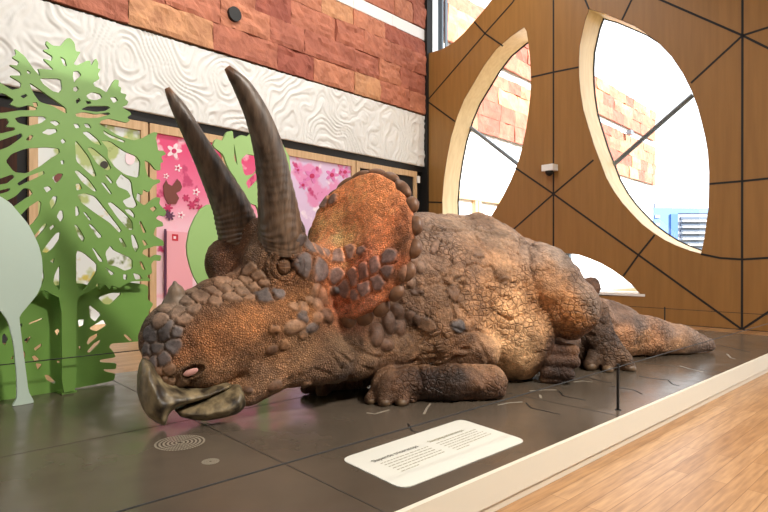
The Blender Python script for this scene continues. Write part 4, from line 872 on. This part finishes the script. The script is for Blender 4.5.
inpl = e_ > 0; groov = np.exp(-(e_/.20)**2)*(d1 < 1.1)
dsp = dsp+.022*hh-.008*groov
pcol = np.array([np.array(pc3[c])*(1+.2*rg.normal()) for _, c, _ in flat]+[[0, 0, 0]])
wc = np.array([.85 if c == 1 else .5 for _, c, _ in flat]+[0]); m_ = (hh*wc[wh])[:, None]
Cc = Cc*(1-m_)+pcol[wh]*(1+.3*tone2)*m_; Cc = Cc*(1-.6*groov[:, None]); cellmask = np.where(hh > .5, -1, cellmask)
V = V+vn*(dsp*soft)[:, None]; V[:, 2] = np.maximum(V[:, 2], .003)
tri = toworld(V)

M_skin = bpy.data.materials.new('dinosaur_skin'); M_skin.use_nodes = True
def skin(m):
    b = m.node_tree.nodes['Principled BSDF']; b.inputs['Roughness'].default_value = .55; b.inputs['Specular IOR Level'].default_value = .35
    at = N(m, 'ShaderNodeAttribute', attribute_name='Col'); ac = N(m, 'ShaderNodeAttribute', attribute_name='Cell'); tc = N(m, 'ShaderNodeTexCoord')
    nz = N(m, 'ShaderNodeTexNoise'); nz.inputs['Scale'].default_value = 6; nz.inputs['Detail'].default_value = 3; L(m, tc.outputs['Object'], nz.inputs['Vector'])
    ad = N(m, 'ShaderNodeVectorMath', operation='MULTIPLY_ADD'); L(m, nz.outputs['Color'], ad.inputs[0]); ad.inputs[1].default_value = (.06, .06, .06); L(m, tc.outputs['Object'], ad.inputs[2])
    def vor(scale):
        v = N(m, 'ShaderNodeTexVoronoi', feature='DISTANCE_TO_EDGE'); v.inputs['Scale'].default_value = scale; L(m, ad.outputs[0], v.inputs['Vector']); return v.outputs['Distance']
    big = vor(15); mid = vor(27); fine = vor(48)
    def mth(op, a, c, cl=False):
        n = N(m, 'ShaderNodeMath', operation=op); n.use_clamp = cl
        for i, q in enumerate((a, c)):
            if isinstance(q, (int, float)): n.inputs[i].default_value = q
            else: L(m, q, n.inputs[i])
        return n.outputs[0]
    def edge(d, w): return mth('MINIMUM', mth('DIVIDE', d, w), 1.0)
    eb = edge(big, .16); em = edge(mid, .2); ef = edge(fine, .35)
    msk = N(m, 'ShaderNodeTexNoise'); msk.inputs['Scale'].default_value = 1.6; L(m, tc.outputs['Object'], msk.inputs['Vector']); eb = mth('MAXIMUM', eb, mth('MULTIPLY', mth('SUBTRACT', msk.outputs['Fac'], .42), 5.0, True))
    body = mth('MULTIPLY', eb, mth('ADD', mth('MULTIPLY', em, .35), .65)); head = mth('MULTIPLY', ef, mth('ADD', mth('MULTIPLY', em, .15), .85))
    cm = mth('MAXIMUM', ac.outputs['Fac'], 0.0); isp = mth('GREATER_THAN', 0.0, ac.outputs['Fac'])
    mixh = N(m, 'ShaderNodeMix'); L(m, cm, mixh.inputs[0]); L(m, head, mixh.inputs[2]); L(m, body, mixh.inputs[3])
    mp = N(m, 'ShaderNodeMix'); L(m, isp, mp.inputs[0]); L(m, mixh.outputs[0], mp.inputs[2]); mp.inputs[3].default_value = .9
    hgt = mp.outputs[0]
    n2 = N(m, 'ShaderNodeTexNoise'); n2.inputs['Scale'].default_value = 22; n2.inputs['Detail'].default_value = 6; n2.inputs['Roughness'].default_value = .7; L(m, tc.outputs['Object'], n2.inputs['Vector'])
    mul = N(m, 'ShaderNodeMix', data_type='RGBA', blend_type='MULTIPLY'); mul.inputs[0].default_value = 1; L(m, at.outputs['Color'], mul.inputs[6])
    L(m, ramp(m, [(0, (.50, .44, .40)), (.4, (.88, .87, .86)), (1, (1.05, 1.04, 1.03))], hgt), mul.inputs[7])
    mu2 = N(m, 'ShaderNodeMix', data_type='RGBA', blend_type='MULTIPLY'); mu2.inputs[0].default_value = 1; L(m, mul.outputs[2], mu2.inputs[6])
    L(m, ramp(m, [(.30, (.55, .5, .46)), (.5, (.98, .97, .95)), (.70, (1.4, 1.34, 1.26))], n2.outputs['Fac']), mu2.inputs[7]); L(m, mu2.outputs[2], b.inputs['Base Color'])
    hs = mth('ADD', hgt, mth('MULTIPLY', n2.outputs['Fac'], .6))
    bp = N(m, 'ShaderNodeBump'); bp.inputs['Distance'].default_value = .016; bp.inputs['Strength'].default_value = .9; L(m, hs, bp.inputs['Height']); L(m, bp.outputs[0], b.inputs['Normal'])
skin(M_skin)
dino = empty('triceratops', (float(tri[:, 0].mean()), float(tri[:, 1].mean()), 0)); tag(dino, 'life size sleeping horned dinosaur model with orange frill lying on the dark platform', 'dinosaur model')
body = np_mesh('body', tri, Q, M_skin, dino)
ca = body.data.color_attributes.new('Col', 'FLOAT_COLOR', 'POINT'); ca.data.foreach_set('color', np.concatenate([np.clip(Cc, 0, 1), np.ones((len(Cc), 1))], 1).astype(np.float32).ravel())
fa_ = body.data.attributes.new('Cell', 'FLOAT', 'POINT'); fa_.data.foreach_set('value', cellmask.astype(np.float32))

# horns
def horn_mat(name, c1, c2, c3):
    m = mat(name, c1, .42); b = m.node_tree.nodes['Principled BSDF']; at = N(m, 'ShaderNodeAttribute', attribute_name='Along'); tc = N(m, 'ShaderNodeTexCoord')
    nz = N(m, 'ShaderNodeTexNoise'); nz.inputs['Scale'].default_value = 5; nz.inputs['Detail'].default_value = 5
    mp = N(m, 'ShaderNodeMapping'); mp.inputs['Scale'].default_value = (4, 4, .6); L(m, tc.outputs['Object'], mp.inputs[0]); L(m, mp.outputs[0], nz.inputs['Vector'])
    mx = N(m, 'ShaderNodeMix', data_type='RGBA', blend_type='MULTIPLY'); mx.inputs[0].default_value = .9
    L(m, ramp(m, [(0, lin(c3)), (.35, lin(c1)), (.85, lin(c1)), (.97, lin(c2))], at.outputs['Fac']), mx.inputs[6]); L(m, ramp(m, [(.35, (.5, .46, .42)), (.65, (1.5, 1.42, 1.32))], nz.outputs['Fac']), mx.inputs[7])
    L(m, mx.outputs[2], b.inputs['Base Color'])
    bp = N(m, 'ShaderNodeBump'); bp.inputs['Distance'].default_value = .01; L(m, nz.outputs['Fac'], bp.inputs['Height']); L(m, bp.outputs[0], b.inputs['Normal']); return m
M_horn = horn_mat('horn_keratin', (84, 72, 62), (128, 88, 58), (104, 84, 68))
def horn(ctrl, label, seed, n=150, ns=40):
    c = np.array([list(P(u, v, Y))+[pxr(r, Y)] for u, v, Y, r in ctrl]); t = np.linspace(0, len(c)-1, n); out = []
    for x in t:
        i = min(int(x), len(c)-2); f = x-i; p0_, p1_, p2_, p3_ = c[max(i-1, 0)], c[i], c[i+1], c[min(i+2, len(c)-1)]
        out.append(.5*((2*p1_)+(-p0_+p2_)*f+(2*p0_-5*p1_+4*p2_-p3_)*f*f+(-p0_+3*p1_-3*p2_+p3_)*f**3))
    out = np.array(out); V_ = []; Fc = []; ref = np.array([1., 0, 0]); al = []
    rd = np.random.default_rng(seed)
    for i in range(n):
        p_ = out[i, :3]; d = out[min(i+1, n-1), :3]-out[max(i-1, 0), :3]; d /= np.linalg.norm(d)
        x_ = ref-d*np.dot(ref, d); x_ /= np.linalg.norm(x_); y_ = np.cross(d, x_); ref = x_; fr = i/(n-1)
        for k in range(ns):
            a = 2*math.pi*k/ns; nzv = float(vnoise(np.array([[fr*9+.8*math.cos(a), math.sin(a)*1.3, seed*3.1]]))[0])
            rdg = math.sin((fr*34+1.2*nzv)*2*math.pi)*.022*max(0, 1-abs(fr-.12)*2.6)**.7+.02*nzv+.012*math.sin(fr*57+2*nzv)*max(0, 1-fr*1.8)
            r_ = max(out[i, 3], .004)*(1+rdg); V_.append(p_+r_*(math.cos(a)*x_+math.sin(a)*y_)); al.append(fr)
    for i in range(n-1):
        for k in range(ns): k2 = (k+1) % ns; Fc.append((i*ns+k, i*ns+k2, (i+1)*ns+k2, (i+1)*ns+k))
    Fc.append(tuple((n-1)*ns+k for k in range(ns)))
    o = child(dino, 'horn', V_, Fc, M_horn, True); o['label'] = label
    at = o.data.attributes.new('Along', 'FLOAT', 'POINT'); at.data.foreach_set('value', np.array(al, np.float32))
horn([(280, 250, 5.62, 24), (280, 228, 5.55, 22), (275, 185, 5.42, 17.5), (268, 147, 5.3, 15), (257, 115, 5.2, 12.5), (243, 88, 5.1, 9.5), (234, 76, 5.03, 6.5), (227, 67.5, 5.0, 3.4)], 'near brow horn, curved, dark grey', 1)
horn([(246, 250, 5.85, 23), (239, 232, 5.8, 21), (231, 207, 5.72, 18.5), (216, 177, 5.6, 14.5), (197, 142, 5.45, 10.5), (181, 112, 5.35, 8), (172, 97, 5.3, 5.2), (167, 88, 5.27, 2.6)], 'far brow horn, straighter, dark grey', 2)
def relax(v, q, it):
    for _ in range(it):
        a = np.zeros_like(v); n = np.zeros(len(v))
        for k in range(4): np.add.at(a, q[:, k], v[q[:, (k+1) % 4]]+v[q[:, (k+3) % 4]]); np.add.at(n, q[:, k], 2)
        v = v*.4+.6*a/n[:, None]
    return v
def part_sdf(name, prims, st, mt, noise=.004, label=None, z0=None, it=0):
    lo = np.min([p_.lo for p_ in prims], 0)-.06; hi = np.max([p_.hi for p_ in prims], 0)+.06
    v_, q_ = nets(prims, np.arange(lo[0], hi[0], st), np.arange(lo[1], hi[1], st), np.arange(lo[2], hi[2], st), z0)
    v_ = relax(v_, q_, it)
    v_ = v_+noise*np.stack([fbm(v_*12, 3, 5), fbm(v_*12+9, 3, 6), fbm(v_*12+30, 3, 7)], 1)
    o = np_mesh(name, toworld(v_), q_, mt, dino)
    if label: o['label'] = label
    return o
M_beak = noisy('beak_keratin', (50, 42, 32), (156, 138, 104), 7, .42, (1.4, 1.4, .55), bump=.01, detail=7, lo=.38, hi=.68)
M_nose = noisy('nose_horn_skin', (104, 90, 76), (140, 118, 96), 9, .5, bump=.008)
def fl(u, v, Y, rx, rz, k, ang=0):     # flattened blade across the head axis
    a = math.radians(ang); x = HX*math.cos(a)+UP*math.sin(a); z = -HX*math.sin(a)+UP*math.cos(a)
    return ell(lpu(u, v, Y), (x, HY, z), (pxr(rx, Y), pxr(min(rx, rz, 14), Y), pxr(rz, Y)), k)
def blade(px_, Y, T, R_, k=.01):
    pw = [lp(hit(u, v, P(*Y), np.array([.88, .47, 0]))) for u, v in px_]; o0 = pw[0]; xx = np.array([(w-o0)@HX for w in pw]); zz_ = np.array([w[2] for w in pw])
    o = Prim(); o.k = k; o.sub = False; o.col = None; o.lo = np.min(pw, 0)-T; o.hi = np.max(pw, 0)+T
    def f(x, y, z):
        a = (x-o0[0])*HX[0]+(y-o0[1])*HX[1]; b_ = (x-o0[0])*HY[0]+(y-o0[1])*HY[1]; a, z2 = np.broadcast_arrays(a, z); d_ = np.full(a.shape, 1e9); ins = np.zeros(a.shape, bool)
        n = len(xx)
        for i in range(n):
            j = (i+1) % n; ex0, ez0 = xx[j]-xx[i], zz_[j]-zz_[i]; wx_, wz_ = a-xx[i], z2-zz_[i]
            h = np.clip((wx_*ex0+wz_*ez0)/(ex0*ex0+ez0*ez0), 0, 1); d_ = np.minimum(d_, (wx_-h*ex0)**2+(wz_-h*ez0)**2)
            ins ^= ((zz_[i] > z2) != (zz_[j] > z2)) & (a < (xx[j]-xx[i])*(z2-zz_[i])/(zz_[j]-zz_[i]+1e-12)+xx[i])
        d_ = np.sqrt(d_)*np.where(ins, -1, 1); return d_+R_*(b_/T)**2
    o.f = f; return o
YB = (165, 390, 5.0)
ub = [(142, 356), (139, 366), (136.6, 378), (137, 390), (139, 401), (144, 412), (150, 418), (156, 423), (165, 426), (167, 420), (168, 414), (171, 409.5), (176, 406.5), (186, 403.5), (200, 399.5), (219, 391.5), (233, 384), (225, 382), (205, 388), (184, 388), (168, 384), (158, 374), (152, 362)]
part_sdf('upper_beak', [blade(ub, YB, .16, .05)], .011, M_beak, .007, it=14)
lbk = [(173, 409.5), (179, 415.5), (191, 419), (207, 420), (223.7, 417), (239, 412), (246, 402), (244, 386), (236, 382), (220, 390), (200, 398.5), (186, 403.5)]
part_sdf('lower_beak', [blade(lbk, YB, .16, .05)], .011, M_beak, .007, it=14)
part_sdf('nose_horn', [C2(176, 304, 5.2, 14, 176, 292, 5.18, 8, .02), C2(176, 292, 5.18, 8, 175, 283, 5.16, 2.5, .01)], .012, M_nose, .005)
# eyelid
M_lid = noisy('eyelid_skin', (84, 56, 36), (124, 88, 58), 14, .45, (1, 1, 5), bump=.01)
lid = [ell(pe-ne*.02, (ex_, ey_, ne), (.068, .088, .045), .01)]
for k in range(-3, 4):
    o1 = ex_*(.0+.018*k); lid.append(cone(pe+o1-ey_*(.07-abs(k)*.012)+ne*(.022-abs(k)*.004)+ex_*.02, .007, pe+o1+ey_*(.07-abs(k)*.012)+ne*(.022-abs(k)*.004)-ex_*.02, .007, .008))
part_sdf('eyelid', lid, .007, M_lid, .001)
M_nos = mat('nostril_pink', (214, 160, 150), .3); part_sdf('nostril', [ell(pn_-nx_*.02+nn_*.008, (nx_, ny_, nn_), (.07, .03, .02), .01)], .007, M_nos, .001)
# frill rim scutes
M_scute = noisy('rim_scute', (92, 62, 42), (122, 84, 56), 12, .5, bump=.008)
rimp = [(-52, 0)]
ia = 0
for k in range(21):
    a = 2*math.pi*k/21+.1
    if 2.9 < a < 4.0: continue
    c_ = FC-FN*.03+Fa*.735*math.cos(a)+Fb*.795*math.sin(a); rad = Fa*math.cos(a)+Fb*math.sin(a); tan = np.cross(FN, rad)
    up = c_[2] > H+.55
    pr = ell(lp(c_), (rotl(tan), rotl(rad), rotl(FN)), (rg.uniform(.125, .15) if up else rg.uniform(.09, .11), .07 if up else .085, .062), .01)
    part_sdf('frill_scute', [pr], .016, M_scute, .003)
M_nail = noisy('toe_nail', (84, 64, 46), (124, 100, 74), 10, .45)
for u, v, Y, r in ((371, 401, 5.80, 5), (385, 403, 5.71, 5.5), (402, 403, 5.73, 5.5), (412, 401, 5.86, 4), (591, 367, 7.55, 5.5), (608, 370, 7.47, 5.5), (630, 369, 7.54, 6)):
    part_sdf('toe_nail', [ell(lpu(u, v-.5, Y+.035), EYE3, (pxr(r, Y), pxr(r, Y), pxr(r, Y)*.8), .01)], .012, M_nail, .002, None, .004)
